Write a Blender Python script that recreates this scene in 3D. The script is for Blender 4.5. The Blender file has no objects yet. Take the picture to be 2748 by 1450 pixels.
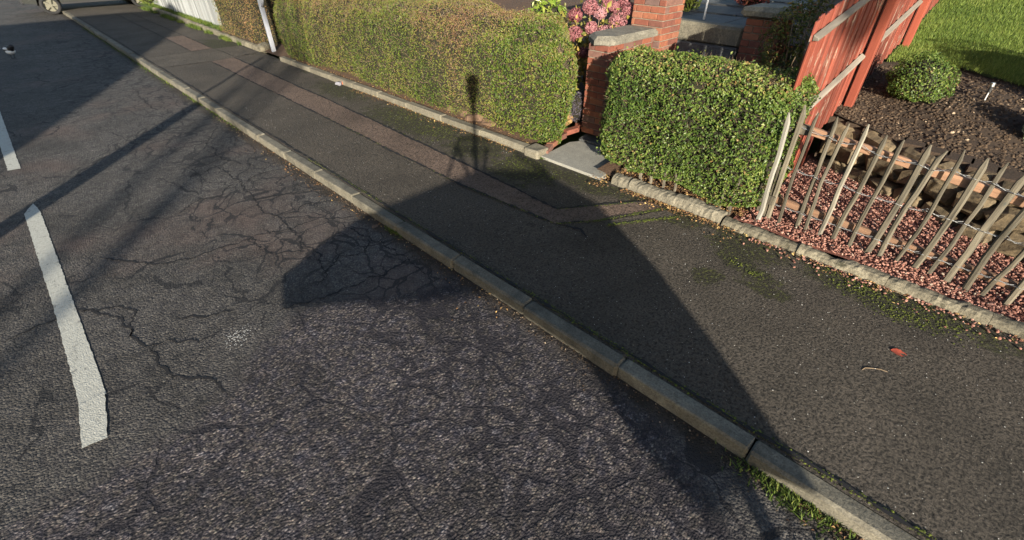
import bpy, math, random
import numpy as np
from mathutils import Vector, Matrix, Euler

random.seed(7)
rng = np.random.default_rng(7)
R = math.radians
scene = bpy.context.scene
col = scene.collection

# ------------------------------------------------------------------ camera
cam_d = bpy.data.cameras.new('camera')
cam = bpy.data.objects.new('camera', cam_d)
col.objects.link(cam)
cam_d.sensor_width = 36.0
cam_d.lens = 16.127
cam_d.clip_start = 0.05
cam_d.clip_end = 2000
cam.location = (0, 0, 2.5)
cam.rotation_euler = (R(90 - 36.3), 0, R(-45.12))
scene.camera = cam

# ------------------------------------------------------------------ light
SUN_EL = 13.9
SX, SY = 0.648, 0.762                       # horizontal direction the light travels
KZ = math.tan(R(SUN_EL))
world = bpy.data.worlds.new('World')
scene.world = world
world.use_nodes = True
wn = world.node_tree.nodes
wl = world.node_tree.links
wn.clear()
sky = wn.new('ShaderNodeTexSky')
sky.sky_type = 'NISHITA'
sky.sun_disc = False
sky.sun_elevation = R(SUN_EL)
sky.sun_rotation = R(220.4)
bg = wn.new('ShaderNodeBackground')
bg.inputs['Strength'].default_value = 0.061
wo = wn.new('ShaderNodeOutputWorld')
wl.new(sky.outputs[0], bg.inputs['Color'])
wl.new(bg.outputs[0], wo.inputs['Surface'])

sun_d = bpy.data.lights.new('sun', 'SUN')
sun_d.energy = 4.2
sun_d.angle = R(0.53)
sun_d.color = (1.0, 0.90, 0.73)
sun = bpy.data.objects.new('sun', sun_d)
col.objects.link(sun)
sun.rotation_euler = Vector((SX, SY, -KZ)).to_track_quat('-Z', 'Y').to_euler()
sun.location = (-20, -23, 12)

scene.view_settings.view_transform = 'Standard'
scene.view_settings.look = 'None'
scene.view_settings.gamma = 1.0
scene.view_settings.exposure = 1.98
scene.view_settings.use_curve_mapping = False

# ------------------------------------------------------------------ material helpers
class NT:
    def __init__(s, name):
        s.m = bpy.data.materials.new(name)
        s.m.use_nodes = True
        s.n = s.m.node_tree.nodes
        s.l = s.m.node_tree.links
        s.b = s.n['Principled BSDF']
        s.b.inputs['Roughness'].default_value = 0.85
        s.b.inputs['Specular IOR Level'].default_value = 0.3
        s.geo = s.n.new('ShaderNodeNewGeometry')
        s.P = s.geo.outputs['Position']
    def new(s, t, **k):
        x = s.n.new(t)
        for a, v in k.items():
            setattr(x, a, v)
        return x
    def inp(s, node, key, v):
        i = node.inputs[key]
        if hasattr(v, 'bl_rna') and isinstance(v, bpy.types.NodeSocket):
            s.l.new(v, i)
        else:
            i.default_value = v
    def mapping(s, vec, scale=(1, 1, 1), rot=(0, 0, 0), loc=(0, 0, 0)):
        m = s.new('ShaderNodeMapping')
        s.inp(m, 'Vector', vec)
        m.inputs['Scale'].default_value = scale
        m.inputs['Rotation'].default_value = rot
        m.inputs['Location'].default_value = loc
        return m.outputs[0]
    def noise(s, scale, vec=None, detail=4, rough=0.6, dist=0.0):
        x = s.new('ShaderNodeTexNoise')
        s.inp(x, 'Vector', vec if vec is not None else s.P)
        x.inputs['Scale'].default_value = scale
        x.inputs['Detail'].default_value = detail
        x.inputs['Roughness'].default_value = rough
        x.inputs['Distortion'].default_value = dist
        return x.outputs['Fac']
    def noisec(s, scale, vec=None, detail=2):
        x = s.new('ShaderNodeTexNoise')
        s.inp(x, 'Vector', vec if vec is not None else s.P)
        x.inputs['Scale'].default_value = scale
        x.inputs['Detail'].default_value = detail
        return x.outputs['Color']
    def voro(s, scale, vec=None, feature='F1', out='Distance', rand=1.0):
        x = s.new('ShaderNodeTexVoronoi', feature=feature)
        s.inp(x, 'Vector', vec if vec is not None else s.P)
        x.inputs['Scale'].default_value = scale
        x.inputs['Randomness'].default_value = rand
        return x.outputs[out]
    def math(s, op, a, b=0.0, clamp=False):
        x = s.new('ShaderNodeMath', operation=op, use_clamp=clamp)
        s.inp(x, 0, a); s.inp(x, 1, b)
        return x.outputs[0]
    def ramp(s, fac, stops, interp='LINEAR'):
        x = s.new('ShaderNodeValToRGB')
        x.color_ramp.interpolation = interp
        e = x.color_ramp.elements
        while len(e) < len(stops):
            e.new(0.5)
        for el, (p, c) in zip(e, stops):
            el.position = p
            if not hasattr(c, '__len__'):
                c = (c, c, c)
            el.color = (c[0], c[1], c[2], 1)
        s.inp(x, 'Fac', fac)
        return x.outputs[0]
    def mix(s, fac, a, b, mode='MIX'):
        x = s.new('ShaderNodeMix', data_type='RGBA', blend_type=mode)
        s.inp(x, 0, fac)
        for i, v in ((6, a), (7, b)):
            if not isinstance(v, bpy.types.NodeSocket):
                v = (v[0], v[1], v[2], 1)
            s.inp(x, i, v)
        return x.outputs[2]
    def bump(s, h, strength=0.5, dist=0.01, normal=None):
        x = s.new('ShaderNodeBump')
        x.inputs['Strength'].default_value = strength
        x.inputs['Distance'].default_value = dist
        s.inp(x, 'Height', h)
        if normal is not None:
            s.l.new(normal, x.inputs['Normal'])
        return x.outputs[0]
    def col(s, c):
        if isinstance(c, bpy.types.NodeSocket):
            s.l.new(c, s.b.inputs['Base Color'])
        else:
            s.b.inputs['Base Color'].default_value = (c[0], c[1], c[2], 1)
    def nrm(s, n):
        s.l.new(n, s.b.inputs['Normal'])
    def sep(s):
        x = s.new('ShaderNodeSeparateXYZ')
        s.l.new(s.P, x.inputs[0])
        return x.outputs
    def attr(s, name):
        x = s.new('ShaderNodeAttribute')
        x.attribute_name = name
        return x.outputs['Fac']
    def rand(s):
        return s.new('ShaderNodeObjectInfo').outputs['Random']
    def rough(s, v):
        s.inp(s.b, 'Roughness', v)

def thr(t, v, lo, hi):
    """smooth 0..1 threshold"""
    x = t.new('ShaderNodeMapRange', interpolation_type='SMOOTHSTEP')
    t.inp(x, 0, v)
    x.inputs[1].default_value = lo
    x.inputs[2].default_value = hi
    return x.outputs[0]

M = {}
def mat_road():
    t = NT('asphalt')
    o = t.sep()
    cell = t.voro(78, out='Color')
    bw = t.new('ShaderNodeRGBToBW'); t.l.new(cell, bw.inputs[0])
    stone = t.ramp(bw.outputs[0], [(0.0, (.012, .012, .017)), (.35, (.034, .032, .032)), (.7, (.070, .064, .058)), (.95, (.115, .105, .093)), (1, (.24, .225, .20))])
    fine = t.noise(260, detail=2)
    c = t.mix(t.ramp(fine, [(.35, 0), (.7, .55)]), stone, (.018, .018, .022))
    big = t.noise(.9, detail=5)
    c = t.mix(1.0, c, t.ramp(big, [(.3, .62), (.52, .98), (.75, 1.28)]), 'MULTIPLY')
    warm = t.noise(.55, t.mapping(t.P, (1, 1, 1), loc=(5, 3, 0)), detail=3)
    c = t.mix(t.math('MULTIPLY', thr(t, warm, .5, .72), .55), c, (.080, .054, .046))
    mid = t.noise(7, detail=5, rough=.75)
    c = t.mix(1.0, c, t.ramp(mid, [(.32, .58), (.5, 1.0), (.72, 1.38)]), 'MULTIPLY')
    # alligator cracking near the kerb, long cracks elsewhere
    wob = t.noisec(2.2, detail=4)
    vec = t.new('ShaderNodeVectorMath', operation='MULTIPLY_ADD')
    t.l.new(wob, vec.inputs[0]); vec.inputs[1].default_value = (.55, .55, .55); t.l.new(t.P, vec.inputs[2])
    rv = t.mapping(vec.outputs[0], (1.0, .72, 0), (0, 0, R(18)))
    ed = t.voro(3.9, rv, 'DISTANCE_TO_EDGE')
    wid = t.ramp(t.noise(5.0, detail=3), [(.28, 0.004), (.68, .056)])
    crk = t.math('LESS_THAN', ed, wid)
    msk = thr(t, t.math('ADD', t.math('MULTIPLY', o[0], .26), t.noise(.75, t.mapping(t.P, loc=(3, 8, 0)), detail=3)), .62, .78)
    crk = t.math('MULTIPLY', crk, msk)
    ed2 = t.voro(1.05, rv, 'DISTANCE_TO_EDGE')
    wid2 = t.ramp(t.noise(3.1, detail=4), [(.42, 0.0), (.70, .021)])
    crk2 = t.math('LESS_THAN', ed2, wid2)
    allc = t.math('MAXIMUM', crk, crk2)
    c = t.mix(t.math('MULTIPLY', allc, .85), c, (.008, .008, .010))
    dirt = t.math('ADD', o[0], t.math('MULTIPLY', t.noise(2.5, detail=5), .28))
    c = t.mix(t.math('MULTIPLY', thr(t, dirt, 1.98, 2.12), .75), c, (.022, .017, .012))
    # coarse, open textured surfacing over part of the lane
    gx = t.math('DIVIDE', t.math('SUBTRACT', o[0], .8), .62)
    bell = t.math('POWER', 2.718, t.math('MULTIPLY', t.math('MULTIPLY', gx, gx), -1.0))
    m1 = t.math('SUBTRACT', o[1], t.math('ADD', 2.68, t.math('MULTIPLY', bell, .58)))
    m2 = t.math('SUBTRACT', o[0], t.math('SUBTRACT', 1.97, t.math('MULTIPLY', t.math('MAXIMUM', t.math('SUBTRACT', .85, o[1]), 0.0), .36)))
    dd = t.math('ADD', t.math('MAXIMUM', m1, m2), t.math('MULTIPLY', t.math('SUBTRACT', t.noise(5, detail=7, rough=.8), .5), .55))
    pm = t.math('SUBTRACT', 1.0, thr(t, dd, -.16, .10))
    pv = t.mapping(t.P, (.85, 1.3, 1), (0, 0, R(-38)))
    cc = t.voro(66, pv, out='Color')
    cbw = t.new('ShaderNodeRGBToBW'); t.l.new(cc, cbw.inputs[0])
    g1 = t.math('MULTIPLY', t.voro(66, pv), -1.0)
    g2 = t.noise(15, pv, detail=7, rough=.78)
    pc = t.ramp(cbw.outputs[0], [(.10, (.015, .015, .022)), (.35, (.038, .036, .041)), (.55, (.070, .064, .065)), (.75, (.118, .108, .100)), (.92, (.21, .195, .178))])
    pc = t.mix(t.ramp(t.voro(66, pv), [(.40, 0), (.72, .85)]), pc, (.010, .010, .016))
    hue = t.noise(13, t.mapping(t.P, loc=(2, 2, 0)), detail=3)
    pc = t.mix(.45, pc, t.mix(1.0, pc, t.ramp(hue, [(.32, (.8, .85, 1.25)), (.46, (1.1, .92, 1.12)), (.55, (1.15, 1.05, .95)), (.63, (1.3, .95, .95)), (.72, (.9, 1.1, .8))]), 'MULTIPLY'))
    pc = t.mix(1.0, pc, t.ramp(g2, [(.36, .42), (.46, .76), (.54, .98), (.66, 1.15)]), 'MULTIPLY')
    pc = t.mix(1.0, pc, t.ramp(t.noise(1.5, detail=5), [(.32, .5), (.52, .95), (.72, 1.2)]), 'MULTIPLY')
    # blocky connected cracking towards the kerb
    wv2 = t.new('ShaderNodeVectorMath', operation='MULTIPLY_ADD')
    t.l.new(t.noisec(3.5, detail=6), wv2.inputs[0]); wv2.inputs[1].default_value = (.34, .34, .34); t.l.new(t.P, wv2.inputs[2])
    pe = t.voro(4.6, t.mapping(wv2.outputs[0], (1, .8, 0), (0, 0, R(20)), (.3, 1.7, 0)), 'DISTANCE_TO_EDGE')
    pw = t.ramp(t.noise(2.6, t.mapping(t.P, loc=(4, 1, 0)), detail=4), [(.38, .0), (.60, .095)])
    pmask = thr(t, t.math('ADD', t.math('SUBTRACT', o[0], t.math('MULTIPLY', o[1], .20)), t.math('MULTIPLY', t.noise(1.7, detail=4), 1.2)), 0.85, 1.35)
    pcr = t.math('MULTIPLY', t.math('SUBTRACT', 1.0, thr(t, t.math('SUBTRACT', pe, pw), -.015, .015)), pmask)
    pe2 = t.voro(1.5, t.mapping(wv2.outputs[0], (1, .8, 0), (0, 0, R(20)), (2.3, .7, 0)), 'DISTANCE_TO_EDGE')
    pw2 = t.ramp(t.noise(2.2, t.mapping(t.P, loc=(9, 1, 0)), detail=4), [(.42, .0), (.62, .028)])
    pcr = t.math('MAXIMUM', pcr, t.math('SUBTRACT', 1.0, thr(t, t.math('SUBTRACT', pe2, pw2), -.006, .006)))
    pcr = t.math('MULTIPLY', pcr, t.ramp(t.noise(40, detail=3), [(.3, .6), (.6, 1.0)]))
    pc = t.mix(t.math('MULTIPLY', pcr, .96), pc, (.009, .008, .013))
    c = t.mix(pm, c, pc)
    t.col(c)
    hp = t.math('MULTIPLY', t.math('SUBTRACT', t.math('ADD', t.math('MULTIPLY', g1, 1.8), t.math('MULTIPLY', g2, 2.8)), t.math('MULTIPLY', pcr, 1.4)), pm)
    h = t.math('ADD', t.math('MULTIPLY', t.voro(78), -1.2), t.math('MULTIPLY', fine, .5))
    h = t.math('ADD', h, t.math('MULTIPLY', allc, -2.2))
    h = t.math('ADD', h, t.math('MULTIPLY', mid, .9))
    h = t.math('ADD', h, hp)
    t.nrm(t.bump(h, .75, .009))
    t.rough(.88)
    return t.m

def mat_pave(name, tint, moss=True):
    t = NT(name)
    o = t.sep()
    fine = t.noise(150, detail=3, rough=.7)
    base = t.ramp(fine, [(.3, tuple(v * .62 for v in tint)), (.55, tint), (.78, tuple(v * 1.45 for v in tint))])
    big = t.noise(1.2, detail=5)
    c = t.mix(1.0, base, t.ramp(big, [(.3, .66), (.52, .98), (.75, 1.22)]), 'MULTIPLY')
    pit = t.noise(54, detail=7, rough=.66)
    c = t.mix(1.0, c, t.ramp(pit, [(.34, .20), (.43, .70), (.50, 1.0), (.62, 1.2), (.72, 1.6)]), 'MULTIPLY')
    # pale chips showing in the surface
    vd = t.voro(26)
    pick = t.voro(26, out='Color')
    bw = t.new('ShaderNodeRGBToBW'); t.l.new(pick, bw.inputs[0])
    chip = t.math('MULTIPLY', t.math('LESS_THAN', vd, .085), t.math('GREATER_THAN', bw.outputs[0], .56))
    c = t.mix(t.math('MULTIPLY', chip, .8), c, (.30, .29, .26))
    if moss:
        mo = t.noise(3.2, t.mapping(t.P, (1.5, .8, 1)), detail=6, rough=.7)
        near = t.math('SUBTRACT', o[0], 3.72)
        mk = thr(t, t.math('ADD', mo, t.math('MULTIPLY', near, .34)), .68, .80)
        dm = t.noise(22, detail=5, rough=.7)
        c = t.mix(t.math('MULTIPLY', mk, .8), c, t.ramp(dm, [(.35, (.014, .013, .010)), (.56, (.026, .026, .012)), (.68, (.060, .072, .014))]))
        # damp mossy stains with a shape of their own
        wn_ = t.math('MULTIPLY', t.math('SUBTRACT', t.noise(6.5, detail=7, rough=.8), .5), 3.2)
        stain = None
        for (ex, ey, rx, ry) in [(4.02, 6.25, .42, 1.15), (4.05, 4.75, .40, .55), (3.95, 3.7, .42, .45), (4.2, 2.95, .2, .5), (3.85, .95, .14, .22), (3.78, .72, .12, .2), (3.45, 1.05, .15, .12), (3.62, .62, .1, .2), (4.2, -.15, .22, .75), (4.15, 1.0, .22, .35), (4.05, 14.9, .45, 1.1), (4.1, 8.6, .3, .8), (4.2, 2.0, .2, .5)]:
            dx = t.math('DIVIDE', t.math('SUBTRACT', o[0], ex), rx)
            dy = t.math('DIVIDE', t.math('SUBTRACT', o[1], ey), ry)
            d = t.math('SQRT', t.math('ADD', t.math('MULTIPLY', dx, dx), t.math('MULTIPLY', dy, dy)))
            stain = d if stain is None else t.math('MINIMUM', stain, d)
        smk = thr(t, t.math('SUBTRACT', 1.0, t.math('ADD', stain, wn_)), -.25, .30)
        gm = t.noise(30, detail=5, rough=.75)
        c = t.mix(t.math('MULTIPLY', smk, .93), c, t.ramp(gm, [(.36, (.012, .011, .008)), (.52, (.022, .021, .010)), (.58, (.050, .056, .013)), (.68, (.105, .118, .020))]))
        sp = t.math('MULTIPLY', thr(t, t.noise(2.2, t.mapping(t.P, loc=(1, 4, 2)), detail=5, rough=.75), .66, .72), .75)
        c = t.mix(sp, c, (.016, .015, .012))
    t.col(c)
    lump = t.noise(42, detail=5, rough=.65)
    h = t.math('ADD', t.math('MULTIPLY', lump, .5), t.math('MULTIPLY', fine, .7))
    h = t.math('ADD', h, t.math('MULTIPLY', t.noise(9, detail=3), 1.2))
    h = t.math('ADD', h, t.math('MULTIPLY', t.ramp(pit, [(.32, 0.0), (.48, .85), (.72, 1.05)]), 3.2))
    t.nrm(t.bump(h, .85, .014))
    t.rough(.88)
    return t.m

def mat_stone(name, c0, c1, grain=60, bump=.4, moss=0.0, mosscol=(.05, .055, .012)):
    t = NT(name)
    n = t.noise(7, detail=6, rough=.7)
    c = t.ramp(n, [(.3, c0), (.7, c1)])
    g = t.noise(grain, detail=3, rough=.7)
    c = t.mix(1.0, c, t.ramp(g, [(.3, .55), (.55, 1.0), (.75, 1.3)]), 'MULTIPLY')
    r = t.rand()
    c = t.mix(1.0, c, t.ramp(r, [(0, .82), (1, 1.15)]), 'MULTIPLY')
    sp = t.voro(grain * .7)
    c = t.mix(t.math('MULTIPLY', t.math('LESS_THAN', sp, .16), .5), c, tuple(v * .25 for v in c0))
    if moss:
        m = t.noise(5, t.mapping(t.P, loc=(2, 1, 7)), detail=6, rough=.75)
        c = t.mix(thr(t, m, .72 - moss * .35, .8 - moss * .3), c, mosscol)
    t.col(c)
    h = t.math('ADD', t.math('MULTIPLY', g, .6), n)
    t.nrm(t.bump(h, bump, .01))
    return t.m

def mat_leaf(name, stops, rough=.42, trans=.25):
    t = NT(name)
    a = t.attr('tint')
    c = t.ramp(a, stops)
    t.col(c)
    t.rough(rough)
    t.b.inputs['Specular IOR Level'].default_value = .25
    if trans:
        tr = t.new('ShaderNodeBsdfTranslucent')
        t.l.new(c, tr.inputs['Color'])
        mx = t.new('ShaderNodeMixShader')
        mx.inputs[0].default_value = trans
        t.l.new(t.b.outputs[0], mx.inputs[1]); t.l.new(tr.outputs[0], mx.inputs[2])
        t.l.new(mx.outputs[0], t.n['Material Output'].inputs['Surface'])
    return t.m

def mat_plain(name, c, rough=.7, metal=0.0, var=.25, scale=12, bump=.15):
    t = NT(name)
    n = t.noise(scale, detail=5, rough=.7)
    t.col(t.mix(1.0, t.ramp(n, [(.3, tuple(v * (1 - var) for v in c)), (.7, tuple(min(1, v * (1 + var)) for v in c))]),
                t.ramp(t.rand(), [(0, .88), (1, 1.1)]), 'MULTIPLY'))
    t.rough(rough)
    t.b.inputs['Metallic'].default_value = metal
    if bump:
        t.nrm(t.bump(n, bump, .01))
    return t.m

def mat_wood(name, c0, c1, c2=None, wear=.0, axis_scale=(30, 30, 2.2)):
    """wood with grain along local Z; wear shows colour c2"""
    t = NT(name)
    tc = t.new('ShaderNodeTexCoord')
    rnd = t.rand()
    off = t.new('ShaderNodeCombineXYZ')
    t.l.new(t.math('MULTIPLY', rnd, 37.0), off.inputs[0]); t.l.new(t.math('MULTIPLY', rnd, 11.0), off.inputs[2])
    ad = t.new('ShaderNodeVectorMath', operation='ADD')
    t.l.new(tc.outputs['Object'], ad.inputs[0]); t.l.new(off.outputs[0], ad.inputs[1])
    v = t.mapping(ad.outputs[0], axis_scale)
    g = t.noise(1.0, v, detail=5, rough=.7)
    c = t.ramp(g, [(.3, c0), (.68, c1)])
    c = t.mix(1.0, c, t.ramp(rnd, [(0, .62), (1, 1.28)]), 'MULTIPLY')
    if c2 is not None:
        w = t.noise(1.0, t.mapping(ad.outputs[0], (axis_scale[0] * .9, axis_scale[1] * .9, axis_scale[2] * 1.6), loc=(9, 4, 1)), detail=6, rough=.75)
        lw = t.noise(2.0, ad.outputs[0], detail=2)
        w = t.math('ADD', w, t.math('MULTIPLY', t.math('SUBTRACT', lw, .5), .5))
        c = t.mix(thr(t, w, .66 - wear, .74 - wear), c, c2)
    t.col(c)
    t.nrm(t.bump(g, .35, .006))
    t.rough(.75)
    return t.m

M['road'] = mat_road()
M['pave'] = mat_pave('pavement_tarmac', (.068, .0575, .047))
M['strip'] = mat_pave('reddish_trench_tarmac', (.125, .088, .070), False)
M['infill'] = mat_pave('brown_infill_tarmac', (.082, .070, .057), False)
M['kerb'] = mat_stone('kerb_concrete', (.058, .054, .043), (.145, .133, .105), 75, .55, .3, (.055, .052, .042))
M['edging'] = mat_stone('edging_concrete', (.095, .086, .066), (.17, .155, .12), 70, .5, .25, (.06, .055, .035))
M['oldedge'] = mat_stone('weathered_edging_stone', (.08, .071, .052), (.165, .15, .112), 55, .7, .46, (.036, .034, .022))
M['granite'] = mat_stone('grey_granite', (.165, .163, .148), (.23, .225, .20), 130, .25)
M['granite_rough'] = mat_stone('rough_granite', (.085, .080, .066), (.165, .152, .115), 45, .8, .15, (.07, .065, .045))
M['coping'] = mat_stone('coping_concrete', (.075, .070, .058), (.155, .145, .118), 45, .7, .22, (.05, .047, .04))
M['sandstone'] = mat_stone('garden_sandstone', (.042, .034, .023), (.175, .132, .078), 16, 1.0, .28, (.035, .032, .02))
M['redstone'] = mat_stone('reddish_stone', (.06, .040, .027), (.14, .085, .055), 30, .8, .2, (.04, .03, .02))
M['yellowstone'] = mat_stone('ochre_stone', (.17, .10, .04), (.26, .165, .07), 30, .6)
M['slab'] = mat_stone('dark_paving_slab', (.045, .048, .052), (.085, .088, .09), 50, .3)
M['mortar'] = mat_plain('mortar', (.17, .145, .115), .9)
M['paint'] = None
def mat_brick():
    t = NT('red_brick')
    c = t.ramp(t.rand(), [(0, (.10, .048, .038)), (.25, (.13, .044, .030)), (.55, (.165, .056, .034)), (.8, (.205, .080, .045)), (1, (.095, .060, .054))])
    n = t.noise(18, detail=5, rough=.7)
    c = t.mix(1.0, c, t.ramp(n, [(.3, .72), (.55, 1.0), (.75, 1.25)]), 'MULTIPLY')
    t.col(c); t.nrm(t.bump(n, .3, .006))
    return t.m
M['brick'] = mat_brick()
def mat_lines():
    t = NT('worn_white_road_paint')
    n = t.noise(38, detail=5, rough=.75)
    c = t.ramp(n, [(.28, (.16, .16, .145)), (.42, (.30, .30, .27)), (.75, (.39, .39, .355))])
    p = t.noise(9, detail=6, rough=.8)
    c = t.mix(thr(t, p, .57, .66), c, (.14, .14, .135))
    sp = t.voro(60)
    c = t.mix(t.math('MULTIPLY', t.math('LESS_THAN', sp, .14), thr(t, p, .45, .6)), c, (.10, .10, .10))
    t.col(c); t.nrm(t.bump(t.math('ADD', n, t.math('MULTIPLY', t.voro(110), -.7)), .5, .006)); t.rough(.7)
    return t.m
M['paint'] = mat_lines()
M['redwood'] = mat_wood('red_painted_timber', (.085, .018, .012), (.185, .046, .028), (.24, .19, .15), .085)
M['redpost'] = mat_wood('smooth_red_post_paint', (.13, .028, .016), (.18, .042, .023), (.24, .2, .17), -.10)
M['greyrail'] = mat_wood('bare_grey_rail', (.10, .088, .072), (.19, .17, .145), (.16, .055, .035), .0, (2.2, 30, 30))
M['chestnut'] = mat_wood('weathered_chestnut', (.028, .025, .019), (.125, .110, .082), (.05, .055, .048), .03)
M['pale'] = mat_wood('bleached_chestnut', (.06, .055, .044), (.17, .158, .13), (.33, .32, .30), .0)
M['peeled'] = mat_wood('pale_peeling_picket', (.10, .092, .075), (.20, .195, .178), (.09, .08, .06), .07)
M['railwood'] = mat_wood('brown_rail_timber', (.12, .066, .040), (.23, .135, .085), (.22, .17, .12), -.06, (30, 2.2, 30))
M['whitewood'] = mat_wood('white_painted_board', (.165, .175, .18), (.225, .235, .24), (.15, .15, .14), -.05)
M['wire'] = mat_plain('galvanised_wire', (.24, .245, .25), .55, .6, .1)
M['whitemetal'] = mat_plain('white_gate_paint', (.27, .29, .34), .5, 0, .12)
M['soil'] = mat_plain('dark_garden_soil', (.036, .024, .016), .95, 0, .5, 45, .8)
M['earth'] = mat_plain('leaf_strewn_earth', (.07, .042, .026), .95, 0, .5, 40, .8)
M['gravelbed'] = mat_plain('red_gravel_bed', (.16, .062, .045), .95, 0, .5, 40, .8)
def mat_tint(name, stops, rough=.85):
    t = NT(name); t.col(t.ramp(t.attr('tint'), stops)); t.rough(rough); return t.m
M['gravel'] = mat_tint('red_gravel', [(0, (.085, .036, .027)), (.45, (.20, .092, .070)), (.85, (.32, .175, .138)), (1, (.30, .25, .20))])
M['clod'] = mat_tint('soil_clods', [(0, (.022, .014, .009)), (.6, (.052, .034, .021)), (.985, (.080, .054, .034)), (1, (.26, .2, .14))])
M['litter'] = mat_tint('dead_leaf_litter', [(0, (.05, .028, .016)), (.4, (.13, .066, .03)), (.75, (.22, .13, .055)), (1, (.33, .24, .09))])
M['grassground'] = mat_plain('lawn_turf', (.050, .085, .016), .9, 0, .4, 9, .5)
M['grass'] = mat_leaf('grass_blade', [(0, (.055, .095, .016)), (.5, (.135, .190, .034)), (.9, (.22, .26, .065)), (1, (.24, .235, .09))], .6, .3)
M['weed'] = mat_leaf('weed_leaf', [(0, (.03, .055, .010)), (.6, (.075, .11, .018)), (1, (.15, .17, .035))], .6, .2)
M['mossm'] = mat_tint('moss', [(0, (.022, .030, .006)), (.6, (.060, .075, .010)), (1, (.11, .13, .018))], .95)
M['privet'] = mat_leaf('glossy_privet_leaf', [(0, (.024, .050, .010)), (.35, (.058, .098, .018)), (.7, (.108, .148, .030)), (.9, (.175, .190, .055)), (1, (.19, .12, .05))], .45, .25)
M['hedgeleaf'] = mat_leaf('olive_hedge_leaf', [(0, (.036, .066, .010)), (.35, (.085, .120, .018)), (.58, (.140, .148, .030)), (.78, (.160, .118, .050)), (1, (.165, .090, .052))], .5, .25)
M['brownhedge'] = mat_leaf('browning_hedge_leaf', [(0, (.06, .085, .016)), (.35, (.12, .135, .028)), (.6, (.19, .135, .05)), (1, (.26, .14, .075))], .5, .2)
M['twig'] = mat_plain('bare_twig', (.17, .125, .080), .85)
M['core'] = mat_plain('hedge_inner_branches', (.014, .013, .007), .95, 0, .5, 20)
M['rhodo'] = mat_leaf('yellow_green_leaf', [(0, (.06, .11, .015)), (.6, (.14, .20, .03)), (1, (.26, .27, .06))], .35, .25)
M['hydleaf'] = mat_leaf('autumn_hydrangea_leaf', [(0, (.08, .09, .02)), (.5, (.20, .18, .04)), (1, (.34, .22, .07))], .5, .3)
M['petal'] = mat_leaf('faded_pink_petal', [(0, (.13, .035, .045)), (.4, (.235, .095, .105)), (.8, (.33, .175, .18)), (1, (.25, .15, .19))], .6, .2)
M['nandina'] = mat_leaf('bronze_green_leaf', [(0, (.03, .05, .012)), (.5, (.085, .10, .022)), (.8, (.17, .15, .04)), (1, (.20, .07, .03))], .4, .25)
M['redflower'] = mat_leaf('dull_red_leaf', [(0, (.10, .03, .025)), (.6, (.22, .05, .05)), (1, (.28, .14, .06))], .6, .2)
M['lavender'] = mat_leaf('dusky_lavender_leaf', [(0, (.05, .045, .06)), (.6, (.10, .09, .12)), (1, (.17, .15, .20))], .7, .15)
M['silver'] = mat_leaf('silver_green_leaf', [(0, (.09, .12, .07)), (.6, (.20, .24, .15)), (1, (.32, .36, .26))], .6, .2)
M['black'] = mat_plain('black_plumage', (.012, .012, .015), .5, 0, .3)
M['white'] = mat_plain('white_plumage', (.65, .65, .66), .7, 0, .1)
M['rubber'] = mat_plain('tyre_rubber', (.014, .014, .015), .85, 0, .2)
M['alloy'] = mat_plain('pale_wheel_alloy', (.20, .19, .15), .4, .5, .1)
M['carpaint'] = mat_plain('grey_green_car_paint', (.04, .042, .040), .3, .3, .05, 3, 0)
M['glass'] = mat_plain('dark_window_glass', (.02, .024, .028), .08, 0, .1, 3, 0)
M['darkplastic'] = mat_plain('dark_plastic', (.02, .02, .022), .6, 0, .1)
M['steel'] = mat_plain('bright_steel', (.40, .40, .40), .4, .9, .05)
M['render'] = mat_plain('house_render', (.42, .38, .32), .9)
M['roof'] = mat_plain('roof_slate', (.10, .09, .09), .7)
M['bark'] = mat_plain('grey_bark', (.09, .08, .065), .9)
M['crack'] = mat_plain('crack_fill', (.010, .010, .012), .95)
M['packet'] = mat_plain('printed_foil', (.17, .17, .20), .4, .2, .3, 60)
M['orange'] = mat_plain('orange_print', (.30, .09, .04), .5, 0, .2)
M['redleaf'] = mat_plain('fallen_red_leaf', (.25, .05, .028), .55, 0, .35, 60)
M['chalk'] = mat_plain('dried_white_splash', (.34, .34, .33), .9)
M['whitepaint'] = mat_plain('white_stake', (.75, .76, .80), .4, 0, .05)

# ------------------------------------------------------------------ mesh helpers
def tag(o, label=None, cat=None, group=None, kind=None):
    if label: o['label'] = label
    if cat: o['category'] = cat
    if group: o['group'] = group
    if kind: o['kind'] = kind
    return o

def link(name, me, mat=None, parent=None, loc=None, rot=None, scale=None):
    o = bpy.data.objects.new(name, me)
    col.objects.link(o)
    if mat is not None and len(me.materials) == 0:
        me.materials.append(mat)
    if parent is not None: o.parent = parent
    if loc is not None: o.location = loc
    if rot is not None: o.rotation_euler = rot
    if scale is not None: o.scale = scale
    return o

def empty(name, loc, label, cat, group=None, rz=0.0):
    o = bpy.data.objects.new(name, None)
    col.objects.link(o)
    o.location = loc
    o.rotation_euler = (0, 0, rz)
    o.empty_display_size = .2
    return tag(o, label, cat, group)

def mesh(name, v, f, smooth=False):
    me = bpy.data.meshes.new(name)
    me.from_pydata([tuple(map(float, p)) for p in v], [], f)
    me.update()
    if smooth:
        me.polygons.foreach_set('use_smooth', [True] * len(me.polygons))
    return me

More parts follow.
